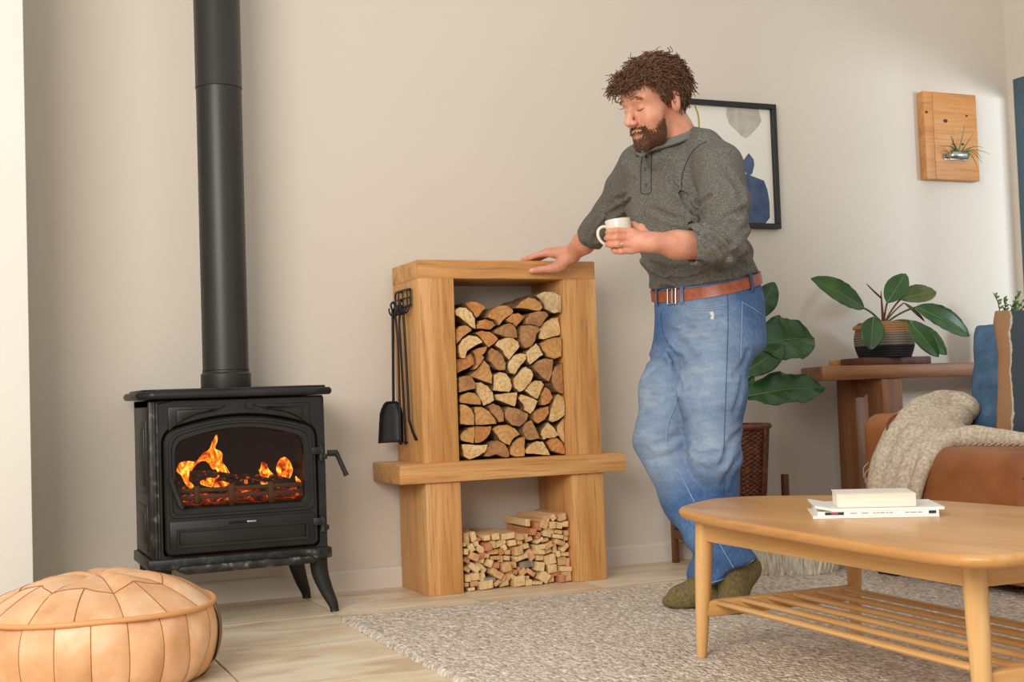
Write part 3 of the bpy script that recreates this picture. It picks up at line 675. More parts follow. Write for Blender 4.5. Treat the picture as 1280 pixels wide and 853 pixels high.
# kindling
KT = [('#ecd2a3', '#e2c08b', '#cfa56d'), ('#e0b98a', '#d5a772', '#bf8c55'), ('#d49a6c', '#c58454', '#a96b40'), ('#a8a090', '#8f8778', '#6f675a')]
for q, cs_ in enumerate(KT): M['kin%d' % q] = m_wood('kindling_wood_%d' % q, 'Y', *cs_, rough=.7, across=40, along=3, streak='#8a5a30', streak_amt=.3)
RK = rows(KINDLING, [(k[0], k[1]) for k in KINDLING], 26)
for i, (x, z, w_, h_, g) in enumerate(KINDLING):
    x, z, w_, h_ = x/1000, z/1000, w_/1000*.94, h_/1000*.94; a = math.radians(g)
    bw = abs(w_*math.cos(a))+abs(h_*math.sin(a)); bh = abs(w_*math.sin(a))+abs(h_*math.cos(a))
    z = max(z, bh/2+.001); x = min(max(x, X0+.138+bw/2), X1-.139-bw/2)
    yf = -.305+RNG.random()*.03; qd = [(-w_/2, -h_/2), (w_/2, -h_/2), (w_/2, h_/2), (-w_/2, h_/2)]
    qd = [(p*(1+.16*(RNG.random()-.5)), q*(1+.16*(RNG.random()-.5))) for p, q in qd]
    qd = [(x+p*math.cos(a)-q*math.sin(a), z+p*math.sin(a)+q*math.cos(a)) for p, q in qd]
    qd = [(p, max(q, .0005)) for p, q in qd]
    pick = 3 if i in (70, 91) else RNG.choice([0, 0, 0, 0, 1, 1, 2])
    o = MB().prism(qd, 'y', yf, -.05-RNG.random()*.02, .0016, seg=1).build('kindling_stick', M['kin%d' % pick], loc=(x, yf, z))
    r, k, m_ = RK[i]; side = 'leftmost' if k == 0 else ('rightmost' if k == m_-1 else ORD(k)+' from the left')
    tag(o, '%s kindling stick, %s in %s of the lower pile' % (['cream', 'tan', 'reddish', 'grey'][pick], side, 'the bottom row' if r == 0 else ORD(r)+' row up'), 'kindling', 'kindling sticks piled on the floor')
# fireside tools on the side of the store
bmk = M['black_metal']
tr_ = thing('tool_rack', 'black metal tool hook rack on the side of the firewood store', 'tool rack', (X0, -.17, 1.07))
mb = MB(); xr = X0-.012
mb.tube(spline([(xr, -.10, 1.10), (xr, -.24, 1.10), (xr, -.255, 1.09), (xr, -.255, 1.05), (xr, -.24, 1.04), (xr, -.10, 1.04), (xr, -.085, 1.05), (xr, -.085, 1.09), (xr, -.10, 1.10)], 3), .004, 8)
mb.tube([(xr, -.245, 1.07), (xr, -.095, 1.07)], .003, 8)
for y in (-.12, -.17, -.22): mb.tube([(xr, y, 1.10), (xr, y, 1.04)], .003, 8)
for y in (-.12, -.22): mb.tube([(X0-.0005, y, 1.10), (xr, y, 1.10)], .005, 8)
mb.build('frame', bmk, tr_)
for y in (-.105, -.14, -.20, -.235): MB().tube(spline([(xr, y, 1.045), (xr-.004, y, 1.02), (xr-.022, y, 1.012), (xr-.032, y, 1.025), (xr-.033, y, 1.04)], 4), .0032, 8).build('hook', bmk, tr_)
sh = thing('ash_shovel', 'black ash shovel hanging from the tool rack', 'shovel', (.12, -.12, .54))
mb = MB(); mb.tube([(.125, -.12, 1.035), (.117, -.12, .70), (.113, -.122, .66)], .0055, 10); mb.tube(spline([(.125, -.12, 1.03), (.118, -.12, 1.05), (.128, -.12, 1.062), (.134, -.12, 1.045), (.126, -.12, 1.03)], 3), .004, 8); mb.build('handle', bmk, sh)
def blade(u, v_):
    z = .692-.148*v_; half = .044*(.45+.55*min(1, v_/.28)**.55) if v_ < .28 else .044+.006*(v_-.28)
    x = .098-.012*v_*.4+(u-.5)*2*half*.93
    y = -.135-.010*abs(2*u-1)**4*1.5-.006*(1-v_)+.004
    return (x, y, z)
mb = MB(); mb.grid(blade, 15, 14); bo = mb.build('blade', M['shovel'], sh); md = bo.modifiers.new('thickness', 'SOLIDIFY'); md.thickness = .0025
rim = [blade(0, 1), *[blade(0, v_) for v_ in (.8, .6, .4, .28, .15, .05)], *[blade(u, 0) for u in (0, .25, .5, .75, 1)], *[blade(1, v_) for v_ in (.05, .15, .28, .4, .6, .8, 1)]]
MB().tube([(a, b-.003, c_) for a, b, c_ in rim], .004, 6).build('blade_rim', bmk, sh)
br = thing('fire_tongs', 'black fire tongs with looped top hanging on the tool rack', 'tongs', (.125, -.16, .54))
mb = MB()
mb.tube(spline([(.128, -.155, .545), (.129, -.155, .7), (.130, -.155, .9), (.126, -.152, .98), (.122, -.155, 1.02), (.132, -.157, 1.045), (.140, -.158, 1.02), (.136, -.158, .98), (.138, -.16, .9), (.143, -.16, .7), (.146, -.16, .545)], 4), .0045, 8); mb.build('arms', bmk, br)
for x, y in ((.128, -.155), (.146, -.16)): MB().lathe([(.004, 0), (.0075, .003), (.0075, .010), (.004, .013)], (x, y, .536), 10).build('tip', bmk, br)
pk = thing('fire_poker', 'black fire poker with a bent tip nearest the front of the store', 'poker', (.14, -.225, .54))
MB().tube(spline([(.128, -.225, 1.055), (.121, -.225, 1.062), (.118, -.225, 1.045), (.126, -.225, 1.035), (.131, -.225, 1.0), (.137, -.225, .8), (.140, -.225, .62)], 4), .0045, 8).build('shaft', bmk, pk)
MB().tube([(.140, -.225, .625), (.146, -.24, .585), (.152, -.262, .553)], [.0048, .005, .006], 8, flat=.6).build('tip', bmk, pk)
# ------------------------------------------------------------------ pouf
s = NT('tan_leather'); v = s.coord(); f = s.noise(s.rnd(v, 6), 7, 5, .6); g = s.noise(v, 60, 4)
c = s.ramp(f, [(.28, '#c48d5e'), (.5, '#dbab7e'), (.72, '#ecccaa')])
i_ = s.n('ShaderNodeObjectInfo'); c = s.mix(s.math('MULTIPLY', i_.outputs['Random'], .35), c, '#d2915a')
s.bump(g, .25, .002); s.bump(s.noise(s.rnd(s.coord(), 4), 9, 4), .35, .02, None) if False else None
M['pouf'] = s.fin(c, .48)
M['pouf_seam'] = m_plain('leather_piping', '#d79a5f', .5, bump=.2)
M['pouf_line'] = m_plain('pouf_stitch', '#9c6232', .7)
M['pouf_gap'] = m_plain('brown_lining', '#7b6650', .8)
PC = np.array([-1.035, -1.14, 0]); PRAD = .308; PH = .275
pf = thing('pouf', 'round tan leather pouf with stitched star panels on the tiled floor', 'pouf', tuple(PC))
def prof(t):
    """t 0 at the floor, 1 at the rim seam"""
    a = -1.15+t*(1.15+.62); r = PRAD*(.62+.38*math.cos(a)**.75 if math.cos(a) > 0 else .62); return r, .118+.118*math.sin(a)/math.sin(1.15)
def dome(q):
    """q 0 at the rim seam, 1 at the centre of the top"""
    r0, z0 = prof(1); r = r0*(1-q); return r, z0+(PH-z0)*(1-(1-q)**2.6)-.012*math.exp(-((1-q)/.07)**2)
NS = 22
for k in range(NS):
    a0, a1 = 2*PI*k/NS, 2*PI*(k+1)/NS
    def sp(u, t, a0=a0, a1=a1, k=k):
        sk = .35*(.5-t)*(1 if k % 2 else -1)*.4
        uu = u+sk*0; th = a0+(a1-a0)*uu; r, z = prof(t); r += .006*math.sin(PI*u)**.6*math.sin(PI*min(1, t*1.15+.02))**.5-.003
        r += .004*math.sin(th*5+t*4)+.003*math.sin(th*11-t*6)
        return (PC[0]+r*math.cos(th), PC[1]+r*math.sin(th), max(z, .002))
    MB().grid(sp, 9, 14).build('side_panel', M['pouf_gap'] if k == 21 and False else M['pouf'], pf, smooth=3)
NT_ = 8
for k in range(NT_):
    b0 = 2*PI*(k+.15)/NT_; b1 = 2*PI*(k+1.15)/NT_; bm2 = (b0+b1)/2
    def tp(u, q, lo=0., hi=1., pu=1.):
        th = b0+(b1-b0)*u; qq = lo+(hi-lo)*q; r, z = dome(qq)
        puff = .007*math.sin(PI*min(max(u, 0), 1))**.6*math.sin(PI*min(1, .15+.85*qq))**.5
        z += puff+.004*math.sin(th*3+qq*7)+.003*math.sin(th*7-qq*5)
        return (PC[0]+r*math.cos(th), PC[1]+r*math.sin(th), z)
    # each wedge of the star: two kite halves outside, one point inside
    MB().grid(lambda u, q: tp(-.004+1.008*u, q, .46+.12*abs(2*u-1)*-1+.0, 1.0), 11, 10).build('star_point', M['pouf'], pf, smooth=3)
    for h0, h1 in ((-.004, .504), (.496, 1.004)):
        MB().grid(lambda u, q, h0=h0, h1=h1: tp(h0+(h1-h0)*u, q, 0, (.468-.12*abs(2*(h0+(h1-h0)*u)-1))), 7, 9).build('outer_panel', M['pouf'], pf, smooth=3)
    for e0, e1, u0, u1 in ((0., 1., 0., 0.), (0., .465, .5, .5), (.35, .465, 0., .5), (.35, .465, 1., .5)):
        MB().tube([tp(u0+(u1-u0)*t, 1, 0, e0+(e1-e0)*t) for t in np.linspace(0.01, .985, 9)], .0017, 5).build('seam', M['pouf_line'], pf)
for k in range(NS):
    a0 = 2*PI*k/NS
    P = []
    for t in np.linspace(.02, .98, 10):
        r, z = prof(t); r += -.003+.004*math.sin(a0*5+t*4)+.003*math.sin(a0*11-t*6); P.append((PC[0]+r*math.cos(a0), PC[1]+r*math.sin(a0), max(z, .003)))
    MB().tube(P, .0014, 5).build('seam', M['pouf_line'], pf)
r1, z1 = prof(1)
MB().tube([(PC[0]+(r1+.004)*math.cos(a), PC[1]+(r1+.004)*math.sin(a), z1+.001+.003*math.sin(3*a)) for a in [2*PI*k/72 for k in range(72)]], .0065, 8, closed=True).build('piping', M['pouf_seam'], pf, smooth=3)
def strap(u, t):
    th = -.30+.11*(u-.5)*2*(.4+.6*math.sin(PI*t)); r, z = prof(t); r += .006; return (PC[0]+r*math.cos(th), PC[1]+r*math.sin(th), z)
MB().grid(strap, 6, 14).build('zip_flap', M['pouf_gap'], pf, smooth=3)

# ------------------------------------------------------------------ coffee table
ct = thing('coffee_table', 'light wood mid-century coffee table with a slatted lower shelf', 'coffee table', (.61, -2.25, 0))
def sup(hx, hy, ex=3.6, n=72, bow=.0):
    out = []
    for k in range(n):
        a = 2*PI*k/n; c_, s_ = math.cos(a), math.sin(a)
        out.append((hx*abs(c_)**(2/ex)*(1 if c_ >= 0 else -1), hy*abs(s_)**(2/ex)*(1 if s_ >= 0 else -1)))
    return out
TCX, TCY, TA = .612, -2.286, math.radians(-1.0)
def tloc(x, y): return (TCX+x*math.cos(TA)+y*math.sin(TA)*-1, TCY+x*math.sin(TA)+y*math.cos(TA))
HX, HY = .375, .700
_l = [(0, .735), (-.07, .724), (-.20, .625), (-.285, .505), (-.335, .23), (-.36, -.1), (-.376, -.40), (-.368, -.56), (-.338, -.622), (-.27, -.645), (0, -.66)]
TOPL = [(q.x, q.y) for q in spline([(a, b, 0) for a, b in _l+[(-a, b) for a, b in _l[-2:0:-1]]+_l[:1]], 4)][:-1][::-1]
V = []; F = []; base = TOPL; n = len(base)
lay = [(.90, .367), (.965, .3685), (.988, .373), (1.0, .382), (.997, .388), (.988, .392), (.97, .3935), (.5, .3935)]
for k_, z in lay:
    for (a, b) in base:
        d = 1-k_; l = math.hypot(a, b); aa = a-(a/HX)*d*HX; bb = b-(b/HY)*d*HX*1.0; x, y = tloc(aa, bb); V.append((x, y, z))
for q in range(len(lay)-1):
    for i in range(n): F.append((q*n+i, q*n+(i+1) % n, (q+1)*n+(i+1) % n, (q+1)*n+i))
F.append(tuple(range(n))[::-1]); F.append(tuple((len(lay)-1)*n+i for i in range(n)))
mesh_obj('table_top', V, F, M['table_top'], ct, auto=.8)
LX, LY = .229, .492
for sx in (-1, 1):
    for sy in (-1, 1):
        t = tloc(sx*LX, sy*(LY-.01)); f_ = tloc(sx*(LX+.012), sy*(LY+.012))
        P = [(f_[0]+(t[0]-f_[0])*q, f_[1]+(t[1]-f_[1])*q, .0155+.3545*q) for q in (0, .02, .35, .6, 1)]
        mb = MB(); mb.tube(P, [.012, .0135, .0185, .0215, .0235], 14); mb.build('leg', M['beechZ'], ct, smooth=.9)
R_ = Matrix.Rotation(TA, 3, 'Z')
for sx in (-1, 1):
    c_ = tloc(sx*LX, 0); MB().box(c_[0]-.0105, c_[0]+.0105, c_[1]-LY+.012, c_[1]+LY-.012, .312, .368, .002, rot=R_).build('apron', M['beechY'], ct)
for sy in (-1, 1):
    c_ = tloc(0, sy*(LY-.01)); MB().box(c_[0]-LX+.012, c_[0]+LX-.012, c_[1]-.0105, c_[1]+.0105, .312, .368, .002, rot=R_).build('apron', M['teakX'] if False else M['beechX'], ct)
    c_ = tloc(0, sy*LY); o = MB().box(c_[0]-LX-.004, c_[0]+LX+.004, c_[1]-.013, c_[1]+.013, .118, .158, .005, rot=R_).build('crossbar', M['beechX'], ct)
for k in range(6):
    x = -.195+.39*k/5; a = tloc(x, -LY); b = tloc(x, LY)
    MB().tube([(a[0], a[1], .150), (a[0], a[1]+.01, .150), ((a[0]+b[0])/2, (a[1]+b[1])/2, .150), (b[0], b[1]-.01, .150), (b[0], b[1], .150)], [.010, .0138, .0138, .0138, .010], 10, flat=.55).build('slat', M['beechY'], ct, smooth=.9)
# magazines and book
M['paper'] = m_plain('paper', '#f3efe8', .6, var=.03, bump=.0)
M['cover'] = m_plain('magazine_cover', '#eeeae2', .35, var=.05, scale=4, bump=0)
s = NT('page_block'); v = s.coord((1, 1, 420)); f = s.noise(v, 1.0, 2); M['pages'] = s.fin(s.ramp(f, [(.3, '#dccfb8'), (.7, '#f6ecda')]), .8)
M['ink'] = m_plain('ink_black', '#26282c', .5); M['pink'] = m_plain('pink_print', '#c92f6a', .5); M['greyprint'] = m_plain('grey_print', '#9a9a98', .6); M['brown_cover'] = m_plain('book_cover', '#e9ded0', .45)
ex = Vector((.236, -.151, 0)).normalized(); ey = Vector((-ex.y, ex.x, 0)); o0 = Vector((.442, -2.213, 0))
def obox(mb, u0, u1, v0, v1, z0, z1, bev=.0008, curl=0, d=(0, 0), ang=0.):
    ca, sa = math.cos(ang), math.sin(ang)
    bm = bmesh.new(); bmesh.ops.create_cube(bm, size=1)
    if curl: bmesh.ops.subdivide_edges(bm, edges=bm.edges[:], cuts=6, use_grid_fill=True)
    for q in bm.verts:
        u = u0+(q.co.x+.5)*(u1-u0); v_ = v0+(q.co.y+.5)*(v1-v0); z = z0+(q.co.z+.5)*(z1-z0)
        if curl: z += curl*max(0, (.13-(q.co.x+.5))/.13)**2
        uu, vv = u*ca-v_*sa, u*sa+v_*ca
        p = o0+ex*(uu+d[0])+ey*(vv+d[1]); q.co = (p.x, p.y, z)
    return mb.bm(bm)
def magazine(name, label, z, th, u0, u1, depth, ang, d, curl=0, marks=False):
    m_ = thing(name, label, 'magazine', tuple(o0+Vector((.1, .05, z))), 'magazines on the coffee table')
    obox(MB(), u0+.0015, u1-.0015, .002, depth-.002, z+.0008, z+th-.0008, 0, curl, d, ang).build('pages', M['paper'], m_, smooth=.4)
    obox(MB(), u0, u1, 0, depth, z+th-.0009, z+th, 0, curl, d, ang).build('cover', M['cover'], m_, smooth=.4)
    sp_ = obox(MB(), u0, u1, -.0008, .0004, z, z+th, 0, 0 if not curl else curl, d, ang).build('spine', M['paper'], m_, smooth=.4)
    if marks:
        obox(MB(), u0+.016, u0+.058, -.0014, 0, z+.0012, z+th-.0012, 0, 0, d, ang).build('spine_block', M['ink'], sp_)
        obox(MB(), u0+.030, u0+.045, -.0018, 0, z+.002, z+th-.002, 0, 0, d, ang).build('spine_mark', M['pink'], sp_)
        obox(MB(), u1-.022, u1-.006, -.0014, 0, z+.0012, z+th-.0012, 0, 0, d, ang).build('spine_block', M['ink'], sp_)
        q = u0+.072
        for L in (.027, 0, .028, 0, .012, .014, .02, .012, .016, 0, 0, 0, .018, .026, .02):
            if L: obox(MB(), q, q+L*.62-.002, -.0012, 0, z+th*.38, z+th*.62, 0, 0, d, ang).build('spine_text', M['greyprint'], sp_)
            q += (L if L else .013)*.62
    return m_
TZ = .394
magazine('magazine', 'white magazine lying at the bottom of the pile on the coffee table', TZ, .006, -.015, .262, .20, .0, (0, 0))
magazine('magazine', 'white magazine with black and pink spine marks in the middle of pile', TZ+.0062, .009, -.004, .262, .20, .0, (0, .003), 0, True)
magazine('magazine', 'thin open-cornered white magazine directly under the thick book', TZ+.0155, .006, -.010, .275, .20, .02, (0, .002), .008)
bk = thing('book', 'thick cream paperback book on top of the magazines', 'book', tuple(o0+Vector((.12, .05, TZ+.03))), )
bz = TZ+.0222
obox(MB(), .042, .214, .022, .148, bz+.001, bz+.030, 0, 0).build('page_block', M['pages'], bk)
obox(MB(), .040, .216, .020, .150, bz+.030, bz+.0318, 0, 0).build('cover', M['brown_cover'], bk); obox(MB(), .040, .216, .020, .150, bz, bz+.001, 0, 0).build('cover', M['brown_cover'], bk)
obox(MB(), .214, .216, .020, .150, bz, bz+.0318, 0, 0).build('spine', M['brown_cover'], bk)

# ------------------------------------------------------------------ sofa
s = NT('cognac_leather'); v = s.coord(); f = s.noise(v, 4, 5, .6); g = s.voro(v, 170); g2 = s.noise(v, 45, 5)
c = s.ramp(f, [(.3, '#7f4826'), (.55, '#975c34'), (.75, '#aa7047')])
s.bump(g.outputs['Distance'], .25, .0012, s.bump(g2, .2, .003))
M['sofa'] = s.fin(c, .45)
M['sofa_seam'] = m_plain('leather_seam', '#6f3a1a', .5)
sf = thing('sofa', 'cognac brown leather sofa with a low rounded arm', 'sofa', (2.1, -1.9, 0))
SFX = 1.66
def arm_sd(p):
    d = rbox(p, (2.08, -.915, .318), (.42, .085, .272), .055)
    return d+.004*vnoise(p, 9, 2)
sdf_obj('arm', arm_sd, (1.6, -1.06, 0), (2.56, -.75, .66), .012, M['sofa'], sf)
def seat_sd(p):
    d = rbox(p, (2.02, -1.86, .26), (.37, .86, .215), .085)
    d = smax(d, -(p[:, 2]-.0), .01)
    y = p[:, 1]; groove = np.minimum(np.abs(y+1.62), np.abs(y+2.25))
    d = d+.010*np.exp(-(groove/.018)**2)*(p[:, 2] > .30)+.004*vnoise(p, 7, 1)
    sm_ = np.abs(p[:, 2]-.388); d = d+.004*np.exp(-(sm_/.008)**2)*(p[:, 0] < 1.75)
    return d
sdf_obj('seat', seat_sd, (1.6, -2.8, .03), (2.45, -.95, .52), .013, M['sofa'], sf)
sdf_obj('backrest', lambda p: rbox(p, (2.43, -1.86, .36), (.13, .95, .31), .07)+.004*vnoise(p, 8, 4), (2.25, -2.9, .03), (2.62, -.85, .72), .016, M['sofa'], sf)
MB().tube(spline([(1.658, -.995, .06), (1.655, -.995, .5), (1.67, -.985, .56), (1.72, -.975, .585), (1.8, -.975, .589), (2.3, -.975, .59)], 5), .004, 6).build('piping', M['sofa_seam'], sf)
MB().tube([(1.662, y, .388) for y in np.linspace(-1.02, -2.7, 40)], .0028, 6).build('piping', M['sofa_seam'], sf)
for x, y in ((1.705, -.93), (2.45, -.93), (1.705, -2.65), (2.45, -2.65)):
    MB().prism([(x-.03, y-.05), (x+.04, y-.05), (x+.04, y+.05), (x-.03, y+.05)], 'z', .0155, .055, .004).build('foot', M['darkwoodZ'] if False else m_plain('dark_foot', '#2a1a16', .5), sf)
MB().box(1.664, 2.38, -2.72, -.998, .05, .34, .012).build('base', M['sofa'], sf)
MB().tube([(1.666, -1.35, .06), (1.664, -1.35, .33)], .003, 6).build('piping', M['sofa_seam'], sf)
# cushions
def cushion(name, label, c0, wdt, hgt, thick, yaw, lean, mat, flange=0.0, h=.008):
    R = np.array(Matrix.Rotation(yaw, 3, 'Z') @ Matrix.Rotation(lean, 3, 'Y'))
    def fn(p):
        q = (p-np.asarray(c0, np.float32))@R.astype(np.float32)      # local: x thickness, y width, z height
        u = np.clip(np.abs(q[:, 1])/(wdt/2), 0, 1.3); v_ = np.clip(np.abs(q[:, 2])/(hgt/2), 0, 1.3)
        prof_ = np.sqrt(np.clip((1-u**2.6)*(1-v**2.6) if False else np.clip(1-u**2.6, 0, 1)*np.clip(1-v_**2.6, 0, 1), 0, 1))
        pin = 1-.10*(u**2)*(1-v_**2)-.10*(v_**2)*(1-u**2)*0
        t = thick/2*prof_+.006
        wv_ = .007*vnoise(q, 16, 7)+.004*vnoise(q, 34, 8)
        e = np.maximum(np.abs(q[:, 1])-wdt/2*(1-.09*(1-v_**2))+wv_, np.abs(q[:, 2])-hgt/2*(1-.09*(1-u**2))+wv_)
        d = np.maximum(np.abs(q[:, 0])-t, e)*.7
        return d+(.006*vnoise(q, 9, 3)+.004*vnoise(q*np.array([1, 1, .5], np.float32), 22, 5))*(1-.3*u)
    m_ = max(wdt, hgt)*.75
    lo = np.array(c0)-m_; hi = np.array(c0)+m_
    V, F = nets(fn, lo, hi, h, 4, 2.5)
    o = mesh_obj(name, V, F, mat, smooth=True, loc=tuple(c0))
    md = o.modifiers.new('smooth', 'SMOOTH'); md.iterations = 4; md.factor = .5
    tag(o, label, 'cushion'); return o
s = NT('blue_linen'); v = s.coord(); f = s.noise(v, 14, 5); g = s.noise(v, 220, 2); s.bump(g, .4, .002)
M['blue_linen'] = s.fin(s.ramp(f, [(.3, '#35506a'), (.6, '#4a6885'), (.8, '#64809b')]), .9)
cb = cushion('cushion', 'blue linen cushion with a flanged edge behind the striped cushion', (2.20, -1.125, .70), .42, .45, .15, math.radians(30), math.radians(20), M['blue_linen'])
s = NT('striped_wool'); v = s.coord(rot=(0, 0, -math.radians(36)))
sx_ = s.n('ShaderNodeSeparateXYZ'); s.link(v, sx_.inputs[0]); nz = s.noise(s.coord(), 9, 2); nz2 = s.noise(s.coord(), 160, 2)
yy = s.math('ADD', s.math('MULTIPLY', sx_.outputs[1], -1.0), s.math('MULTIPLY', s.math('SUBTRACT', nz, .5), .045)); yy = s.math('ADD', yy, s.math('MULTIPLY', s.math('SUBTRACT', nz2, .5), .006))
r = s.n('ShaderNodeValToRGB'); r.color_ramp.interpolation = 'CONSTANT'; e = r.color_ramp.elements
st_ = [(0, '#9b7350'), (.178, '#b3ac9c'), (.188, '#3c444a'), (.288, '#b3ac9c'), (.298, '#e6dcc6'), (.46, '#b3ac9c'), (.47, '#3c444a'), (.62, '#e6dcc6'), (.82, '#9b7350')]
while len(e) < len(st_): e.new(.5)
for q, (p_, c_) in zip(e, st_): q.position = p_; q.color = srgb(c_)
s.link(s.math('ADD', s.math('MULTIPLY', yy, 1.9), .5), r.inputs[0]); s.bump(nz2, .6, .003)
M['stripe'] = s.fin(r.outputs[0], .95)
cs2 = cushion('cushion', 'wool cushion with wavy brown, charcoal and cream stripes', (2.11, -1.375, .715), .47, .48, .15, math.radians(36), math.radians(10), M['stripe'])
# throw
s = NT('oatmeal_wool'); v = s.coord(); f = s.noise(v, 90, 3); s.bump(s.noise(v, 260, 2), .5, .002)
M['throw'] = s.fin(s.ramp(f, [(.3, '#a8977f'), (.55, '#c6b69e'), (.75, '#dccfba')]), .95)
TH = [([(2.0, -1.009, .597), (1.97, -.948, .611), (1.86, -.966, .596), (1.75, -.985, .544), (1.655, -1.0, .45), (1.63, -.99, .36), (1.625, -.975, .16)], [.05, .055, .055, .052, .048, .046, .044]),
      ([(1.95, -1.03, .56), (1.82, -1.029, .548), (1.70, -1.064, .488), (1.64, -1.06, .41), (1.625, -1.045, .30), (1.62, -1.03, .16)], [.05, .05, .046, .04, .04, .04]),
      ([(1.9, -1.08, .515), (1.8, -1.10, .511), (1.69, -1.14, .468), (1.635, -1.12, .394), (1.62, -1.09, .30), (1.62, -1.085, .16)], [.04, .042, .04, .034, .03, .03]),
      ([(1.93, -1.45, .492), (1.88, -1.30, .497), (1.83, -1.19, .507), (1.73, -1.17, .482), (1.655, -1.19, .432), (1.632, -1.17, .37), (1.622, -1.15, .30), (1.62, -1.14, .16)], [.022, .03, .036, .034, .030, .028, .026, .026])]
TH = [([tuple(q) for q in spline(a, 4)], np.interp(np.linspace(0, 1, 4*(len(a)-1)+1), np.linspace(0, 1, len(a)), b)) for a, b in TH]
def throw_sd(p):
    d = None
    for a, b in TH:
        e_ = chain(p, a, b, .006); d = e_ if d is None else smin(d, e_, .016)
    q = p.copy(); n_ = vnoise(q*np.array([1, 1, .35], np.float32), 26, 6)*.006+vnoise(q, 12, 9)*.004
    return np.maximum(d+n_, .20-p[:, 2]+.015*vnoise(q, 20, 2))
tw = thing('throw_blanket', 'oatmeal wool throw draped over the sofa arm and seat', 'blanket', (1.64, -1.05, .2))
sdf_obj('cloth', throw_sd, (1.54, -1.5, .16), (2.1, -.86, .70), .008, M['throw'], tw, smooth_iter=2)
for k in range(9):
    y = -.935-.012*k*.6; MB().tube([(1.615-.001*k, y, .42-.02*k), (1.605, y+.018, .40-.02*k), (1.607, y+.022, .365-.02*k)], [.002, .0018, .001], 5).build('fringe', M['throw'], tw)
for k in range(14):
    y = -1.18-.02*k; x = 1.83+.006*k; MB().tube([(x, y, .482), (x-.02, y-.004, .484), (x-.045, y-.002-.004*(k % 3), .477)], .0018, 5).build('fringe', M['throw'], tw)

# ------------------------------------------------------------------ console table with plants
cn = thing('console_table', 'rustic reddish wood console table against the wall behind the sofa', 'console table', (2.5, -.2, 0))
MB().prism([(1.865, -.36), (3.27, -.36), (3.27, -.045), (1.99, -.045), (1.92, -.20)], 'z', .718, .777, .006).build('table_top', M['teakX'], cn)
for x in (2.17, 3.1):
    MB().box(x, x+.105, -.355, -.255, 0, .7185, .005).build('leg', M['teakZ'], cn); MB().box(x, x+.10, -.15, -.05, 0, .7185, .005).build('leg', M['teakZ'], cn)
    MB().prism([(-.26, .7185), (-.26, .665), (-.225, .655), (-.18, .668), (-.148, .64), (-.148, .7185)], 'x', x+.02, x+.07, .003).build('bracket', M['teakY'], cn)
def leaf(base, tip, width, mat, parent, droop=.0, face=(-.4, -.8, .45), fold=.25, n=14, m=9, shape=1.0, wav=.0, side=0., name='leaf', vein=None):
    """leaf blade from base to tip; face = direction its upper side looks"""
    b = Vector(base); t = Vector(tip); ax = t-b; L = ax.length; axn = ax.normalized(); fc = Vector(face); fc = (fc-axn*fc.dot(axn)).normalized(); sd = axn.cross(fc)
    def P(u, v_):
        wv = math.sin(PI*min(1, v_**.85*.985+.012))**.72*(1+shape*.25*(v_-.5))
        x = (u-.5)*width*wv
        z = -abs(u-.5)*2*width*.5*fold*wv*-1+droop*L*(-(v_-.5)**2*4+1)*.5
        z += wav*width*math.sin(v_*17+side)*abs(u-.5)*2
        z += .02*width*math.cos((v_-abs(u-.5)*.5)*46)*(.35+abs(u-.5))
        return b+axn*L*v_+sd*(x+side*.02*L*math.sin(PI*v_))+fc*z
    o = MB().grid(lambda u, v_: P(u, v_), m, n).build(name, mat, parent, smooth=3)
    md = o.modifiers.new('thickness', 'SOLIDIFY'); md.thickness = .0012
    if vein is not None:
        mb = MB(); mb.tube([P(.5, q)-fc*-.0006 for q in np.linspace(0, .97, 10)], np.linspace(.0024, .0008, 10).tolist(), 6)
        mb.build('midrib', vein, o)
    return o
def m_leaf(name, a, b, c_):
    s = NT(name); v = s.coord(); f = s.noise(v, 12, 4); s.bump(s.noise(v, 60, 3), .15, .002)
    return s.fin(s.ramp(f, [(.3, a), (.55, b), (.8, c_)]), .32)
M['leaf_phil'] = m_leaf('philodendron_leaf', '#20401a', '#2f5722', '#48702c'); M['leaf_olive'] = m_leaf('olive_leaf', '#3f4a1c', '#58602a', '#6d7434')
M['leaf_fig'] = m_leaf('fig_leaf', '#1d3d18', '#2a5220', '#3c682b'); M['vein'] = m_plain('leaf_vein', '#6f8f4a', .5); M['stem'] = m_plain('green_stem', '#55652f', .5); M['stem_red'] = m_plain('reddish_stem', '#74402a', .5); M['dry'] = m_plain('dry_leaf', '#5b4a36', .8)
M['soil'] = m_plain('soil', '#2c2018', .95, bump=.6, bd=.01)
M['rope_dark'] = m_plain('dark_cord', '#2b2a2c', .9, var=.3, scale=120, bump=.5); M['rope_grey'] = m_plain('grey_cord', '#8d8474', .9, var=.3, scale=120, bump=.5); M['rope_tan'] = m_plain('tan_seagrass', '#b98a58', .85, var=.4, scale=90, bump=.5)
pp = thing('potted_philodendron', 'broad-leaved philodendron in a striped woven basket pot on the console', 'plant', (2.26, -.32, .81))
PCX, PCY, PZ = 2.262, -.27, .8085
bands = [('rope_dark', 0, 5), ('rope_grey', 5, 10), ('rope_tan', 10, 15)]; pot = None
for mname, k0, k1 in bands:
    pr_ = []
    for k in range(k0, k1):
        z0 = .150*k/15; r = .098+.026*math.sin(PI*min(1, (k+.5)/15*.82+.1))
        for q in (0, .33, .66, 1.0): pr_.append((r+.0035*math.sin(PI*q), z0+.01*q))
    MB().lathe(pr_, (PCX, PCY, PZ), 40, cap=(k0 == 0)).build('pot_band', M[mname], pp, smooth=.9)
MB().lathe([(.001, .135), (.112, .135)], (PCX, PCY, PZ), 30, cap=False).build('soil', M['soil'], pp)
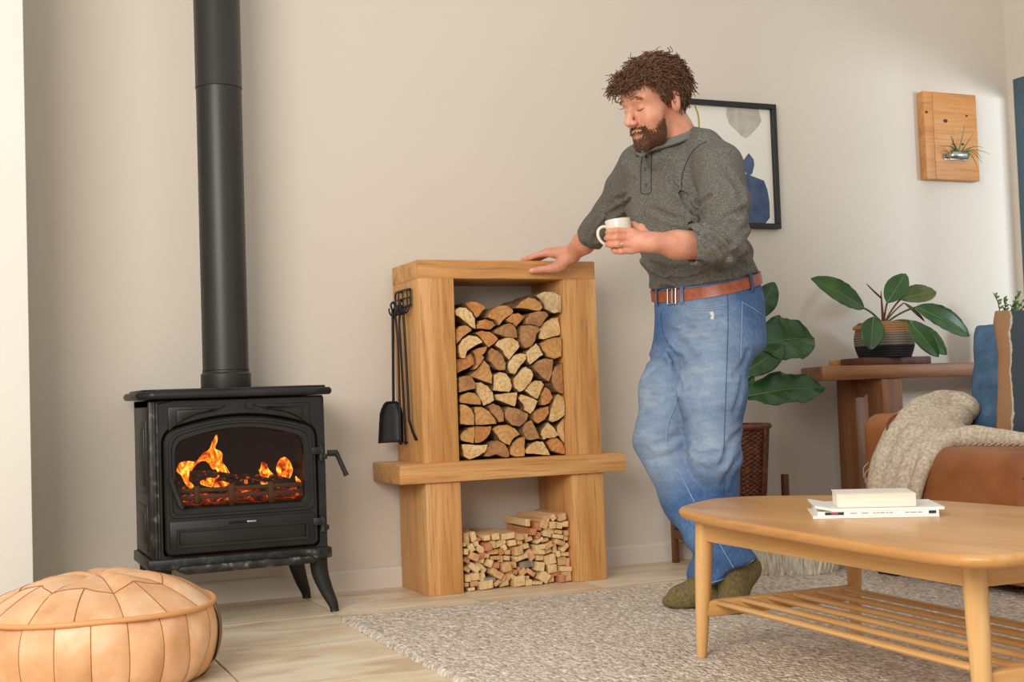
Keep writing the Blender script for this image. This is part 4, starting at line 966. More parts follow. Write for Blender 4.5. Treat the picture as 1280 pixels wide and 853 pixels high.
for a in (PI, 0): MB().tube(spline([(PCX+.118*math.cos(a), PCY-.03, PZ+.135), (PCX+.140*math.cos(a), PCY-.02, PZ+.125), (PCX+.140*math.cos(a), PCY+.02, PZ+.125), (PCX+.118*math.cos(a), PCY+.03, PZ+.135)], 4), .007, 8).build('handle', M['rope_tan'], pp)
C0 = (2.245, -.29, .945)
for (b, t, wd, mt, dr_, fc, pe) in [((2.042, -.42, 1.008), (1.802, -.40, 1.131), .110, 'leaf_phil', .05, (-.25, -.85, .45), 'stem'), ((2.262, -.30, 1.04), (2.377, -.29, 1.165), .095, 'leaf_phil', .0, (-.6, -.75, .2), 'stem_red'), ((2.325, -.31, 1.053), (2.528, -.30, 1.087), .095, 'leaf_olive', .06, (-.5, -.75, .4), 'stem_red'), ((2.325, -.40, 1.012), (2.562, -.45, .885), .115, 'leaf_phil', .10, (-.45, -.7, .55), 'stem'), ((2.38, -.30, .945), (2.59, -.28, .815), .085, 'leaf_phil', .08, (-.5, -.75, .4), 'stem'), ((2.27, -.42, .955), (2.372, -.47, .800), .085, 'leaf_phil', .06, (-.5, -.8, .3), 'stem'), ((2.055, -.46, .968), (2.016, -.48, .835), .098, 'leaf_phil', .03, (-.5, -.85, .1), 'stem')]:
    leaf(b, t, wd, M[mt], pp, dr_, fc, vein=M['vein'])
    mid = (Vector(C0)+Vector(b))/2+Vector((0, 0, .02)); MB().tube(bez(C0, mid, b, 7), .0042, 7).build('petiole', M[pe], pp)
leaf((2.283, -.38, 1.033), (2.371, -.40, .952), .018, M['dry'], pp, .1); MB().tube(bez(C0, (2.26, -.33, 1.0), (2.283, -.38, 1.033), 6), .003, 6).build('petiole', M['stem'], pp)
MB().tube(bez((2.226, -.31, 1.057), (2.16, -.34, 1.085), (2.109, -.36, 1.114), 7), [.004, .004, .004, .0035, .003, .0025, .0015], 6).build('leaf_spear', M['dry'], pp)
MB().tube(bez(C0, (2.225, -.31, 1.02), (2.207, -.33, 1.088), 7), [.007, .007, .006, .005, .004, .003, .001], 6).build('leaf_sheath', M['stem_red'], pp)
wbk = tag(MB().prism([(2.085, -.35), (2.44, -.35), (2.45, -.20), (2.09, -.19)], 'z', .7775, .808, .003).build('wood_slab', M['darkwoodZ'], loc=(2.26, -.27, .7775)), 'dark wooden slab under the basket plant pot on the console', 'wood slab')
tag(MB().box(2.095, 2.16, -.16, -.10, .7775, .806, .003).build('wood_block', M['oakX'], loc=(2.13, -.13, .7775)), 'small pale wooden block behind the plant slab on the console', 'wood block')
# small leafy plant at the right end of the console
sp_ = thing('potted_jade', 'small-leaved trailing plant behind the cushions on the console end', 'plant', (3.0, -.2, .778))
M['pot_grey'] = m_plain('grey_pot', '#8d857b', .8)
MB().lathe([(.055, 0), (.075, .06), (.078, .17), (.072, .17), (.068, .15), (.001, .15)], (3.0, -.2, .778), 28).build('pot', M['pot_grey'], sp_)
M['leaf_jade'] = m_leaf('small_leaf', '#3c6128', '#587f35', '#7a9d4b')
rg = random.Random(3)
for k, (dx, dz) in enumerate(((-.13, .10), (-.10, .08), (-.06, .06), (.0, .11), (.05, .12), (.09, .08), (-.03, .03), (.12, .05), (.02, .07))):
    P = bez((3.0+dx*.2, -.2, .92), (3.0+dx*.5, -.26-.02*(k % 3), .985+dz*.5), (3.0+dx*1.1, -.30-.02*(k % 3), .97+dz), 9)
    MB().tube(P, .0022, 5).build('stem', M['stem'], sp_)
    for q in range(2, 9):
        for sg in (-1, 1):
            d = Vector((sg*.012+rg.uniform(-.006, .006), -.008+rg.uniform(-.006, .006), .011+rg.uniform(-.006, .006)))
            leaf(P[q], P[q]+d, .011, M['leaf_jade'], sp_, 0, (rg.uniform(-.5, .5), -.8, .4), n=5, m=3)

# ------------------------------------------------------------------ picture and plaque on the wall
FX0, FX1, FZ0, FZ1 = 1.425, 1.934, 1.385, 1.930
pc = thing('framed_picture', 'black framed abstract print of blue and grey shapes behind the man', 'picture', ((FX0+FX1)/2, -.012, (FZ0+FZ1)/2))
fm = M['frame_black'] = m_plain('black_frame', '#1d1f1f', .5, bump=.05); FW = .022
for (a, b, c_, d) in ((FX0, FX1, FZ1-FW, FZ1), (FX0, FX1, FZ0, FZ0+FW), (FX0, FX0+FW, FZ0+FW, FZ1-FW), (FX1-FW, FX1, FZ0+FW, FZ1-FW)):
    MB().box(a, b, -.032, -.001, c_, d, .0015, 1).build('frame_bar', fm, pc)
M['mount'] = m_plain('print_paper', '#ebe6da', .7, var=.02, bump=0)
pa = MB().box(FX0+.01, FX1-.01, -.012, -.004, FZ0+.01, FZ1-.01, 0).build('print', M['mount'], pc)
s = NT('grey_wash'); f = s.noise(s.coord(), 22, 5); M['print_grey'] = s.fin(s.ramp(f, [(.3, '#b1aa9d'), (.7, '#cfc9bc')]), .8)
s = NT('blue_wash'); f = s.noise(s.coord(), 14, 5); M['print_blue'] = s.fin(s.ramp(f, [(.3, '#3a4a66'), (.7, '#536584')]), .8)
M['print_yellow'] = m_plain('yellow_ink', '#b3a02c', .8, bump=0)
def flat(poly, mat, y, name): MB().prism(poly, 'y', y, y+.002, 0).build(name, mat, pa)
flat([(1.692, 1.907), (1.854, 1.908), (1.867, 1.857), (1.85, 1.833), (1.797, 1.784), (1.779, 1.776), (1.761, 1.786), (1.7, 1.837), (1.686, 1.875)], M['print_grey'], -.0125, 'grey_shape')
flat([(1.794, 1.713), (1.817, 1.687), (1.82, 1.664), (1.807, 1.625), (1.795, 1.617), (1.78, 1.62), (1.76, 1.65), (1.762, 1.677)], M['print_blue'], -.0130, 'blue_bud')
flat([(1.60, 1.58), (1.68, 1.61), (1.766, 1.623), (1.795, 1.617), (1.866, 1.596), (1.882, 1.557), (1.89, 1.503), (1.889, 1.435), (1.863, 1.408), (1.62, 1.408), (1.60, 1.44)], M['print_blue'], -.0125, 'blue_shape')
yl = spline([(1.532, 0, 1.904), (1.546, 0, 1.867), (1.548, 0, 1.80), (1.53, 0, 1.74), (1.50, 0, 1.70)], 5)
flat([(p.x-.004, p.z) for p in yl]+[(p.x+.004, p.z) for p in yl[::-1]], M['print_yellow'], -.0125, 'yellow_line')
M['plaque'] = m_wood('pine_plaque', 'X', '#dba267', '#cd8d4f', '#b57238', rough=.5, across=14, streak='#8a4f22')
pq = thing('wall_plaque', 'rectangular pine board plaque hung on the wall above the console', 'wall plaque', (2.9, -.03, 1.83))
MB().box(2.738, 2.792, -.046, -.002, 1.630, 2.038, .004).build('board', M['plaque'], pq); MB().box(2.793, 3.053, -.045, -.002, 1.630, 2.038, .004).build('board', M['plaque'], pq)
for x, z, r in ((2.862, 1.905, .011), (2.957, 1.80, .008), (2.755, 1.94, .009), (2.99, 1.94, .006)): MB().lathe([(r*.1, 0), (r, 0)], (0, 0, 0), 12, cap=False)
M['knot'] = m_plain('wood_knot', '#5a3118', .7)
for x, z, r in ((2.862, 1.905, .011), (2.957, 1.80, .008), (2.752, 1.94, .008), (2.99, 1.935, .006)):
    MB().prism([(x+r*1.2*math.cos(a), z+r*.8*math.sin(a)) for a in [2*PI*k/10 for k in range(10)]], 'y', -.0465, -.044, 0).build('knot', M['knot'], pq)
MB().box(2.840, 2.975, -.050, -.045, 1.722, 1.752, .003).build('clip_plate', M['steel'], pq)
MB().tube([(2.902+.042*math.cos(a)*1.3, -.075+.030*math.sin(a), 1.738) for a in [2*PI*k/24 for k in range(24)]], .004, 8, closed=True, flat=3.2).build('clip_ring', M['steel'], pq)
at = thing('air_plant', 'spiky green air plant held in the metal clip on the plaque', 'plant', (2.905, -.075, 1.74))
M['air'] = m_leaf('air_plant_leaf', '#4c5c33', '#667544', '#8c9762')
for k, (x, z) in enumerate(((2.929, 1.878), (2.973, 1.844), (2.821, 1.817), (2.789, 1.77), (2.802, 1.718), (3.051, 1.742), (2.992, 1.686), (3.008, 1.726), (2.918, 1.703), (2.85, 1.79), (3.02, 1.775), (2.96, 1.78), (2.84, 1.74), (2.935, 1.80), (3.0, 1.70))):
    up_ = max(z, 1.77)+.02 if z < 1.78 else z-.02
    P = bez((2.905+.004*(k % 5-2), -.075, 1.738), ((2.905+x)/2, -.085-.006*(k % 4), up_ if z < 1.8 else (1.74+z)/2), (x, -.095-.012*(k % 3), z), 9)
    MB().tube(P, np.linspace(.0062, .0012, 9).tolist(), 6, flat=.45).build('leaf', M['air'], at)

# ------------------------------------------------------------------ fig tree in a wicker planter on a wooden stand
s = NT('wicker'); v = s.coord(); f = s.noise(v, 40, 4); M['wicker'] = s.fin(s.ramp(f, [(.3, '#4a2413'), (.55, '#733c20'), (.8, '#9a5a34')]), .5)
WX, WY, WR0, WR1, WZ0, WZ1 = 1.485, -.22, .135, .168, .14, .545
ps = thing('plant_stand', 'dark wooden plant stand with four square legs behind the man', 'plant stand', (WX, WY, 0))
for sx in (-1, 1):
    for sy in (-1, 1):
        x = WX+sx*.172; y = WY+sy*.145
        MB().box(x-.012, x+.012, y-.012, y+.012, 0, .352, .003).build('leg', M['darkwoodZ'], ps)
for sy in (-1, 1): MB().box(WX-.161, WX+.161, WY+sy*.145-.012, WY+sy*.145+.012, .10, .135, .003).build('rail', M['darkwoodZ'], ps)
for sx in (-1, 1): MB().box(WX+sx*.172-.012, WX+sx*.172+.012, WY-.134, WY+.134, .10, .135, .003).build('rail', M['darkwoodZ'], ps)
for k in range(4): MB().box(WX-.155+.08*k, WX-.155+.08*k+.07, WY-.134, WY+.134, .122, .1385, .002).build('rail', M['darkwoodZ'], ps)
ff = thing('potted_fig', 'fiddle leaf fig in a tall brown wicker planter beside the man', 'plant', (WX, WY, WZ0))
def wick(u, t):
    a = 2*PI*u; k = t*46; row = math.floor(k); r = WR0+(WR1-WR0)*t; ph = PI*(row % 2)
    r += .0045*math.sin(a*28+ph)+.003*abs(math.sin(PI*(k-row)))
    return (WX+r*math.cos(a), WY+r*math.sin(a), WZ0+.003+(WZ1-WZ0)*t)
MB().grid(wick, 168, 139, closed_u=True).build('woven_wall', M['wicker'], ff, smooth=3)
MB().tube([(WX+(WR1+.004)*math.cos(a), WY+(WR1+.004)*math.sin(a), WZ1) for a in [2*PI*k/60 for k in range(60)]], .0115, 10, closed=True).build('rim', M['wicker'], ff)
MB().lathe([(.001, .0), (WR0, .0)], (WX, WY, WZ0+.002), 40, cap=False).build('planter_base', M['wicker'], ff)
for k in range(8):
    a = 2*PI*k/8-.30; MB().tube([(WX+(WR0+.006)*math.cos(a), WY+(WR0+.006)*math.sin(a), WZ0+.004), (WX+(WR1+.006)*math.cos(a), WY+(WR1+.006)*math.sin(a), WZ1)], .008, 8).build('stake', M['wicker'], ff)
MB().lathe([(.001, .0), (WR1-.006, .0)], (WX, WY, WZ1-.04), 40, cap=False).build('soil', M['soil'], ff)
MB().tube(spline([(1.50, -.22, .50), (1.50, -.23, .70), (1.53, -.23, .85), (1.56, -.23, 1.0), (1.58, -.24, 1.08)], 5), [.012]*12+[.009]*6+[.006]*3, 10).build('trunk', M['dry'], ff)
for (b, t, wd, dr_, fc, wv) in [((1.585, -.30, .868), (1.865, -.32, .895), .215, .08, (-.45, -.75, .45), .05), ((1.52, -.30, .755), (1.690, -.36, .862), .11, .05, (-.2, -.9, .2), .04), ((1.50, -.32, .662), (1.875, -.36, .690), .165, .08, (-.4, -.7, .6), .06), ((1.615, -.27, .976), (1.695, -.30, 1.125), .10, .02, (-.3, -.9, .2), .03), ((1.47, -.28, .635), (1.565, -.32, .745), .06, .03, (.1, -.9, .2), .02), ((1.50, -.14, .86), (1.33, -.10, .93), .12, .08, (-.2, -.7, .7), .04), ((1.50, -.14, .70), (1.36, -.08, .68), .11, .1, (-.2, -.7, .7), .04), ((1.58, -.20, 1.05), (1.52, -.16, 1.14), .09, .04, (-.2, -.9, .4), .03)]:
    o = leaf(b, t, wd, M['leaf_fig'], ff, dr_, fc, fold=.18, wav=wv, shape=1.6, vein=M['vein'], n=22, m=13)
    z0 = b[2]-.05; st0 = (1.50+max(0, (z0-.7))*.2, -.23, z0); MB().tube(bez(st0, ((st0[0]+b[0])/2, (st0[1]+b[1])/2, b[2]-.03), b, 6), .0035, 6).build('petiole', M['stem'], ff)
    b_, t_ = Vector(b), Vector(t); ax = (t_-b_); L = ax.length; axn = ax.normalized(); fcv = Vector(fc); fcv = (fcv-axn*fcv.dot(axn)).normalized(); sd = axn.cross(fcv)
# white rope basket
s = NT('raffia'); v = s.coord((1, 1, .12)); f = s.noise(v, 130, 4); s.bump(f, .7, .004)
M['raffia'] = s.fin(s.ramp(f, [(.32, '#a99a80'), (.5, '#ddd1bb'), (.7, '#f3ecdf')]), .9)
BX, BY, BR = 1.50, -.60, .18
bs = thing('raffia_basket', 'cream raffia basket on the floor beside the sofa', 'basket', (BX, BY, 0))
def raf(u, t):
    a = 2*PI*u; r = BR*(.93+.14*math.sin(PI*(.15+.7*t)))+.0035*math.sin(a*61+4*math.sin(t*5+a*3))+.002*math.sin(a*103+t*9)
    return (BX+r*math.cos(a), BY+r*math.sin(a), .0165+.221*t)
MB().grid(raf, 240, 18, closed_u=True).build('woven_wall', M['raffia'], bs, smooth=3)
MB().tube([(BX+BR*1.0*math.cos(a), BY+BR*1.0*math.sin(a), .238) for a in [2*PI*k/48 for k in range(48)]], .010, 8, closed=True).build('rim', M['raffia'], bs)
MB().lathe([(.001, .0), (BR*.95, .0)], (BX, BY, .0175), 40, cap=False).build('basket_base', M['raffia'], bs)
# ------------------------------------------------------------------ the man
np_rt, np_up, np_fw, np_cam = (np.array(q, np.float64) for q in (rt, upv, fw, CAM))
def S(u, v, D):
    """point at distance D in front of the photographer, seen in direction (u, v) of the 1280x853 frame"""
    return np_cam+D*(np_fw+np_rt*(u-640)/FPX-np_up*(v-426.5)/FPX)
def hit(fn, u, v, d0=3.4, d1=4.9, off=.0):
    d = (np_fw+np_rt*(u-640)/FPX-np_up*(v-426.5)/FPX); t = d0
    for _ in range(90):
        e = float(fn((np_cam+d*t)[None].astype(np.float32))[0])
        if e < .0006: break
        t += max(e*.7, .0006)
        if t > d1: break
    return np_cam+d*(t-off)
bF = np.array([-.9326, -.361, 0]); bL = np.array([.361, -.9326, 0])     # the way the chest faces, and his left
def loft(p, st, e=2.3):
    """stack of superellipses: rows of z, centre x, centre y, half width, half depth"""
    st = np.array(st); z = p[:, 2]
    cx, cy, a, b = (np.interp(z, st[:, 0], st[:, k]).astype(np.float32) for k in (1, 2, 3, 4))
    dx = p[:, 0]-cx; dy = p[:, 1]-cy
    u = np.abs(dx*bL[0]+dy*bL[1])/a; v_ = np.abs(dx*bF[0]+dy*bF[1])/b
    d = ((u**e+v_**e)**(1/e)-1)*np.minimum(a, b)*.92
    return smax(d, np.maximum(st[0, 0]-z, z-st[-1, 0]).astype(np.float32), .03)
def smooth_st(st, n=24):
    st = np.array(st); P = spline([tuple(r[:3]) for r in st], 5); Q = spline([(r[3], r[4], 0) for r in st], 5)
    return [(p.x, p.y, p.z, q.x, q.y) for p, q in zip(P, Q)]
WC = np.array([.893, -1.055, 1.035])
def beltz(p, off=0.): return p[:, 2]-(WC[2]+off)+.23*((p[:, 0]-WC[0])*bF[0]+(p[:, 1]-WC[1])*bF[1])
TORSO = smooth_st([(.90, .905, -1.07, .185, .150), (1.0, .898, -1.058, .182, .148), (1.08, .884, -1.05, .185, .150), (1.18, .862, -1.035, .188, .146), (1.28, .845, -1.02, .195, .140), (1.36, .835, -1.01, .198, .130), (1.43, .835, -1.005, .182, .112), (1.475, .845, -1.003, .135, .092), (1.51, .856, -1.0, .090, .076), (1.535, .862, -1.0, .070, .065)])
A_L = [S(898, 213, 4.02), S(906, 262, 3.94), S(905, 305, 3.90)]; A_R = [S(800, 208, 4.30), S(782, 238, 4.42), S(765, 266, 4.52)]
W_L = S(816, 303, 3.80); CUF_L = S(862, 308, 3.855); W_R = S(714, 318, 4.755); CUF_R = S(737, 297, 4.66)
def plane_cut(p, c, n): n = np.array(n)/np.linalg.norm(n); return ((p-c.astype(np.float32))@n.astype(np.float32))
LF0 = A_L[2]+np_fw*-.035; LF1 = CUF_L+np_fw*-.012
def shirt_base(p, f=0.):
    t = loft(p, TORSO, 2.35)+f
    la = chain(p, A_L, [.080, .074, .066], .02)+f
    lf = smax(chain(p, [A_L[2], LF0, LF1+(LF1-LF0)*.3], [.062, .064, .060], .02)+f, plane_cut(p, LF1, LF1-LF0), .005)
    lf = smax(lf, -seg(p, LF1-(LF1-LF0)*.12, LF1+(LF1-LF0)*.5, .052, .054), .004)
    la = smin(la, lf, .012)
    ra = chain(p, A_R+[CUF_R+(CUF_R-A_R[2])*.3], [.074, .066, .061, .054], .02)+f
    ra = smax(ra, plane_cut(p, CUF_R, CUF_R-A_R[2]), .005)
    ra = smax(ra, -seg(p, CUF_R-(CUF_R-A_R[2])*.12, CUF_R+(CUF_R-A_R[2])*.5, .046, .048), .004)
    tr_ = smin(chain(p, [S(858, 176, 4.16), S(880, 183, 4.08), S(900, 203, 4.03)], [.045, .052, .062], .02), chain(p, [S(832, 180, 4.22), S(816, 190, 4.26), S(800, 204, 4.30)], [.042, .046, .056], .02), .02)   # shoulders
    up_ = smin(chain(p, A_L[:2]+[.4*A_L[1]+.6*A_L[2]], [.080, .074, .069], .02)+f, ra, .001)
    tr_ = smin(tr_, seg(p, S(822, 196, 4.13), S(866, 178, 4.125), .040, .040), .03)
    return smin(smin(smin(t, tr_, .04), up_, .026), la, .007)
def folds(p):
    d1 = p@np.array([.55, -.2, .8], np.float32); d2 = p@np.array([-.5, .3, .8], np.float32)
    w1 = vnoise(p, 7, 1); w2 = vnoise(p, 9, 2)
    belly = np.clip((1.30-p[:, 2])/.16, 0, 1)
    f = .009*belly*np.sin(d1*115+w1*4.5)*np.clip(w2+.35, 0, 1)
    f += .008*vnoise(p*np.array([1, 1, 1.8], np.float32), 11, 5)
    for c, r, k in ((A_L[2], .085, 190), (CUF_L+.25*(A_L[2]-CUF_L), .05, 170), (A_R[2], .07, 180), (S(868, 262, 3.97), .05, 150)):
        g = np.exp(-(np.linalg.norm(p-c.astype(np.float32), axis=1)/r)**2); f += .009*g*np.sin(d2*k+w1*3.2)
    return f
def shirt_sd(p):
    d = shirt_base(p, folds(p)+creases(p, SCR))
    d = smax(d, -beltz(p, .022)-.004*vnoise(p, 20, 3), .008)
    return d
def crease_set(fn, L):
    out = []
    for pts, A, w_ in L:
        P = [hit(fn, q.x, q.y) for q in spline([(a, b, 0) for a, b in pts], 2)]
        out.append(([q for q in P], A, w_))
    return out
def creases(p, CS):
    f = np.zeros(len(p), np.float32)
    for P, A, w_ in CS:
        c = np.mean(P, 0); R_ = max(np.linalg.norm(q-c) for q in P)+w_*4
        m_ = np.linalg.norm(p-c.astype(np.float32), axis=1) < R_
        if not m_.any(): continue
        q = p[m_]; d = None; n_ = len(P)-1
        for i in range(n_):
            e_ = seg(q, P[i], P[i+1], 0, 0); d = e_ if d is None else np.minimum(d, e_)
        x = d/w_; f[m_] += A*(np.exp(-x*x)-.55*np.exp(-((x-1.9)/.9)**2))
    return f
SCR = crease_set(shirt_base, [([(853, 243), (862, 258), (872, 268)], .013, .009), ([(889, 246), (878, 254), (869, 266), (864, 280)], .016, .009), ([(930, 262), (910, 272), (890, 282)], .008, .009), ([(838, 226), (850, 240), (862, 246)], .009, .009),
    ([(880, 283), (898, 290), (915, 306)], .010, .008), ([(884, 296), (900, 305), (910, 322)], .009, .008), ([(815, 262), (835, 270), (856, 276)], .008, .010), ([(812, 330), (840, 338), (870, 334)], .009, .009), ([(818, 345), (850, 352), (885, 342)], .009, .009), ([(870, 326), (900, 334), (930, 330)], .009, .009),
    ([(826, 360), (845, 358), (865, 350)], .007, .007), ([(905, 210), (918, 226), (926, 246)], .006, .012), ([(790, 250), (775, 262), (758, 270)], .011, .009), ([(792, 225), (784, 245), (770, 250)], .008, .009), ([(760, 272), (750, 285), (744, 300)], .008, .008), ([(828, 196), (838, 210), (842, 224)], .006, .010)])
man = thing('person', 'man in grey henley and jeans leaning on the firewood store holding a mug', 'person', (.80, -1.18, .012))
s = NT('heather_jersey'); v = s.coord(); f = s.noise(v, 260, 3, .7); g = s.noise(s.coord((1, 1, 2.5)), 110, 3)
s.bump(f, .25, .0012)
M['shirt'] = s.fin(s.ramp(s.math('ADD', s.math('MULTIPLY', f, .6), s.math('MULTIPLY', g, .4)), [(.3, '#413f3a'), (.5, '#64615a'), (.7, '#8b877e')]), .95)
M['rib'] = m_plain('ribbed_collar', '#76786f', .95, var=.2, scale=200, bump=.4)
M['shirt_seam'] = m_plain('shirt_seam', '#3a3a36', .95); M['button'] = m_plain('dark_button', '#2a2a29', .4)
shirt = sdf_obj('shirt', shirt_sd, (.38, -1.52, .90), (1.12, -.28, 1.60), .0062, M['shirt'], man, smooth_iter=1)

# jeans
HIPS = smooth_st([(.70, .885, -1.08, .175, .13), (.80, .882, -1.085, .180, .138), (.88, .888, -1.075, .182, .143), (.95, .892, -1.066, .180, .143), (1.02, .894, -1.057, .177, .142), (1.10, .884, -1.05, .178, .144)])
LEG_L = ([S(901, 425, 4.07), S(890, 490, 4.03), S(893, 575, 3.98), S(896, 640, 4.02), S(884, 737, 4.06)], [.105, .103, .077, .070, .062])
LEG_R = ([S(862, 425, 4.20), S(836, 490, 4.15), S(829, 548, 4.10), S(860, 620, 4.02), S(897, 682, 3.955), S(917, 716, 3.925)], [.098, .094, .090, .082, .079, .078])
def jeans_base(p):
    h = smax(loft(p, HIPS, 2.4), .80-p[:, 2], .06)
    l = smax(chain(p, LEG_L[0]+[LEG_L[0][-1]+(LEG_L[0][-1]-LEG_L[0][-2])*.2], LEG_L[1]+[.062], .03), plane_cut(p, LEG_L[0][-1], (LEG_L[0][-1]-LEG_L[0][-2])+np.array([-.02, -.01, 0])), .004)
    r = smax(chain(p, LEG_R[0]+[LEG_R[0][-1]+(LEG_R[0][-1]-LEG_R[0][-2])*.5], LEG_R[1]+[.078], .03), plane_cut(p, LEG_R[0][-1], (LEG_R[0][-1]-LEG_R[0][-2])), .004)
    return smin(smin(h, l, .045), smin(h, r, .045), .008)
JCR = crease_set(jeans_base, [([(850, 402), (875, 398), (902, 392)], .005, .008), ([(845, 415), (872, 412), (904, 408)], .006, .009), ([(842, 430), (865, 428), (900, 424)], .006, .009), ([(840, 445), (855, 447), (880, 446)], .005, .009), ([(838, 437), (846, 462), (852, 490)], .012, .010), ([(830, 440), (818, 446), (806, 452)], .007, .009), ([(834, 452), (820, 460), (806, 470)], .006, .009),
    ([(868, 566), (878, 571), (896, 566)], .010, .008), ([(876, 584), (888, 588), (908, 580)], .005, .010), ([(925, 540), (912, 556), (904, 580)], .008, .010), ([(926, 570), (914, 586), (905, 606)], .007, .010), ([(850, 540), (836, 552), (820, 556)], .009, .010), ([(862, 556), (846, 566), (828, 574)], .008, .010), ([(835, 590), (850, 600), (866, 620)], .005, .010), ([(928, 470), (925, 490), (918, 515)], .006, .010), ([(935, 440), (930, 455), (918, 470)], .007, .010), ([(880, 650), (900, 672), (930, 680)], .006, .010)])
def jeans_sd(p):
    d = jeans_base(p)+creases(p, JCR); dz = p@np.array([.25, -.1, .95], np.float32); w1 = vnoise(p, 6, 11); w2 = vnoise(p, 8, 12)
    k1 = np.exp(-(np.linalg.norm((p-LEG_L[0][2].astype(np.float32)), axis=1)/.10)**2); k2 = np.exp(-(np.linalg.norm((p-LEG_R[0][2].astype(np.float32)), axis=1)/.11)**2)
    cr_ = np.exp(-(np.linalg.norm((p-S(848, 430, 4.02).astype(np.float32)), axis=1)/.11)**2)
    d = d+.012*k1*np.sin(dz*95+w1*4.5)*np.clip(w2+.45, 0, 1)+.009*k2*np.sin(dz*80+w1*4.5)*np.clip(w2+.45, 0, 1)+.007*cr_*np.sin((p@np.array([.75, -.3, .6], np.float32))*130+w1*2.5)
    low = np.clip((.42-p[:, 2])/.25, 0, 1); d = d+.007*low*np.sin(dz*70+w2*5)*np.clip(w1+.4, 0, 1)+.0035*vnoise(p, 13, 14)
    return smax(d, beltz(p, .026), .004)
s = NT('denim'); v = s.coord(); f = s.noise(s.coord((1, 1, .5)), 150, 3, .7); g = s.noise(v, 7, 4); g2 = s.noise(s.coord((1, 1, 3)), 14, 3, .6, .6)
def blob(c, r):
    d = s.n('ShaderNodeVectorMath', operation='DISTANCE'); s.link(s.coord(), d.inputs[0]); q = np.array(c)-np.array((.80, -1.18, .012)); d.inputs[1].default_value = tuple(q)
    return s.ramp(s.math('DIVIDE', d.outputs['Value'], r), [(0, (1, 1, 1, 1)), (.55, (.6, .6, .6, 1)), (1, (0, 0, 0, 1))])
fade = None
for c_, r_ in ((S(866, 470, 3.93), .22), (S(880, 550, 3.90), .17), (S(800, 500, 4.07), .22), (S(806, 560, 4.0), .20), (S(865, 410, 3.95), .20)):
    b_ = blob(c_, r_); fade = b_ if fade is None else s.math('MAXIMUM', fade, b_)
fade = s.math('MULTIPLY', fade, s.math('ADD', .15, s.math('MULTIPLY', g2, 1.1)))
c = s.ramp(s.math('ADD', s.math('MULTIPLY', f, .45), s.math('MULTIPLY', g, .55)), [(.3, '#2c4670'), (.5, '#436490'), (.7, '#6a89ae')])
c = s.mix(s.math('MULTIPLY', fade, .68), c, '#b7c2c6')
s.bump(f, .3, .001); M['denim'] = s.fin(c, .9)
jeans = sdf_obj('jeans', jeans_sd, (.56, -1.50, .0), (1.14, -.80, 1.10), .0075, M['denim'], man, smooth_iter=1)
M['thread'] = m_plain('pale_thread', '#8fa2b4', .9); M['thread_dark'] = m_plain('dark_seam', '#3f5a86', .9); M['frayed'] = m_plain('frayed_white', '#e4e2da', .95)
def on(fn, pts, r, name, mat, par, off=.0012, n=4):
    P = [hit(fn, u, v, off=off) for u, v in [(q.x, q.y) for q in spline([(a, b, 0) for a, b in pts], n)]]
    P = [P[0]]+[q for i, q in enumerate(P[1:], 1) if np.linalg.norm(q-P[i-1]) < .06]
    return MB().tube(P, r, 6).build(name, mat, par)
jb = jeans_sd
for pts, r, mt in [([(853, 372), (856, 378), (866, 384), (882, 385), (907, 382)], .0015, 'thread'), ([(851, 373), (853, 380), (864, 387), (882, 388), (907, 385)], .0013, 'thread'),
                   ([(909, 356), (910, 400), (909, 440), (907, 500), (905, 560), (904, 625)], .0011, 'thread_dark'), ([(928, 378), (927, 420), (926, 448)], .0014, 'thread'), ([(928, 378), (940, 385), (952, 393)], .0014, 'thread'),
                   ([(826, 388), (828, 415), (840, 437)], .0015, 'thread_dark'), ([(852, 484), (843, 510), (834, 535), (835, 562), (850, 592), (868, 628)], .0016, 'thread'), ([(895, 672), (905, 690), (917, 710)], .0016, 'thread'),
                   ([(888, 729), (905, 724), (925, 713), (942, 700)], .0016, 'thread')]:
    on(jb, pts, r, 'stitching', M[mt], jeans)
on(jb, [(889, 390), (891, 395), (890, 400)], .006, 'frayed_patch', M['frayed'], jeans, off=-.003)
# belt with loops and buckle
s = NT('tan_belt'); f = s.noise(s.coord(), 60, 3); M['belt'] = s.fin(s.ramp(f, [(.3, '#8a4226'), (.7, '#a95a38')]), .42)
def beltpt(th, h, off):
    dir_ = bF*math.cos(th)+bL*math.sin(th); lo_, hi_ = .05, .30
    for _ in range(22):
        m_ = (lo_+hi_)/2; q = WC+dir_*m_; q[2] = WC[2]-.23*float((q-WC)@bF)+h
        if float(jeans_base(q[None].astype(np.float32))[0]) < 0: lo_ = m_
        else: hi_ = m_
    q = WC+dir_*(lo_+off); q[2] = WC[2]-.23*float((q-WC)@bF)+h; return q
NB = 80; V = []; F = []
rowsb = [(-.019, .001), (-.018, .006), (.018, .006), (.019, .001)]
for h, of in rowsb: V += [beltpt(2*PI*k/NB, h, of) for k in range(NB)]
for q in range(3): F += [(q*NB+k, q*NB+(k+1) % NB, (q+1)*NB+(k+1) % NB, (q+1)*NB+k) for k in range(NB)]
belt = mesh_obj('belt', V, F, M['belt'], man, auto=.9)
mb = MB(); th0 = -.14
loop = [beltpt(th0-.11, -.024, .008), beltpt(th0+.11, -.024, .008), beltpt(th0+.11, .024, .008), beltpt(th0-.11, .024, .008)]
mb.tube(loop, .0035, 8, closed=True); mb.tube([beltpt(th0+.02, -.022, .010), beltpt(th0+.02, .022, .010)], .0028, 6); mb.build('buckle', M['steel'], belt)
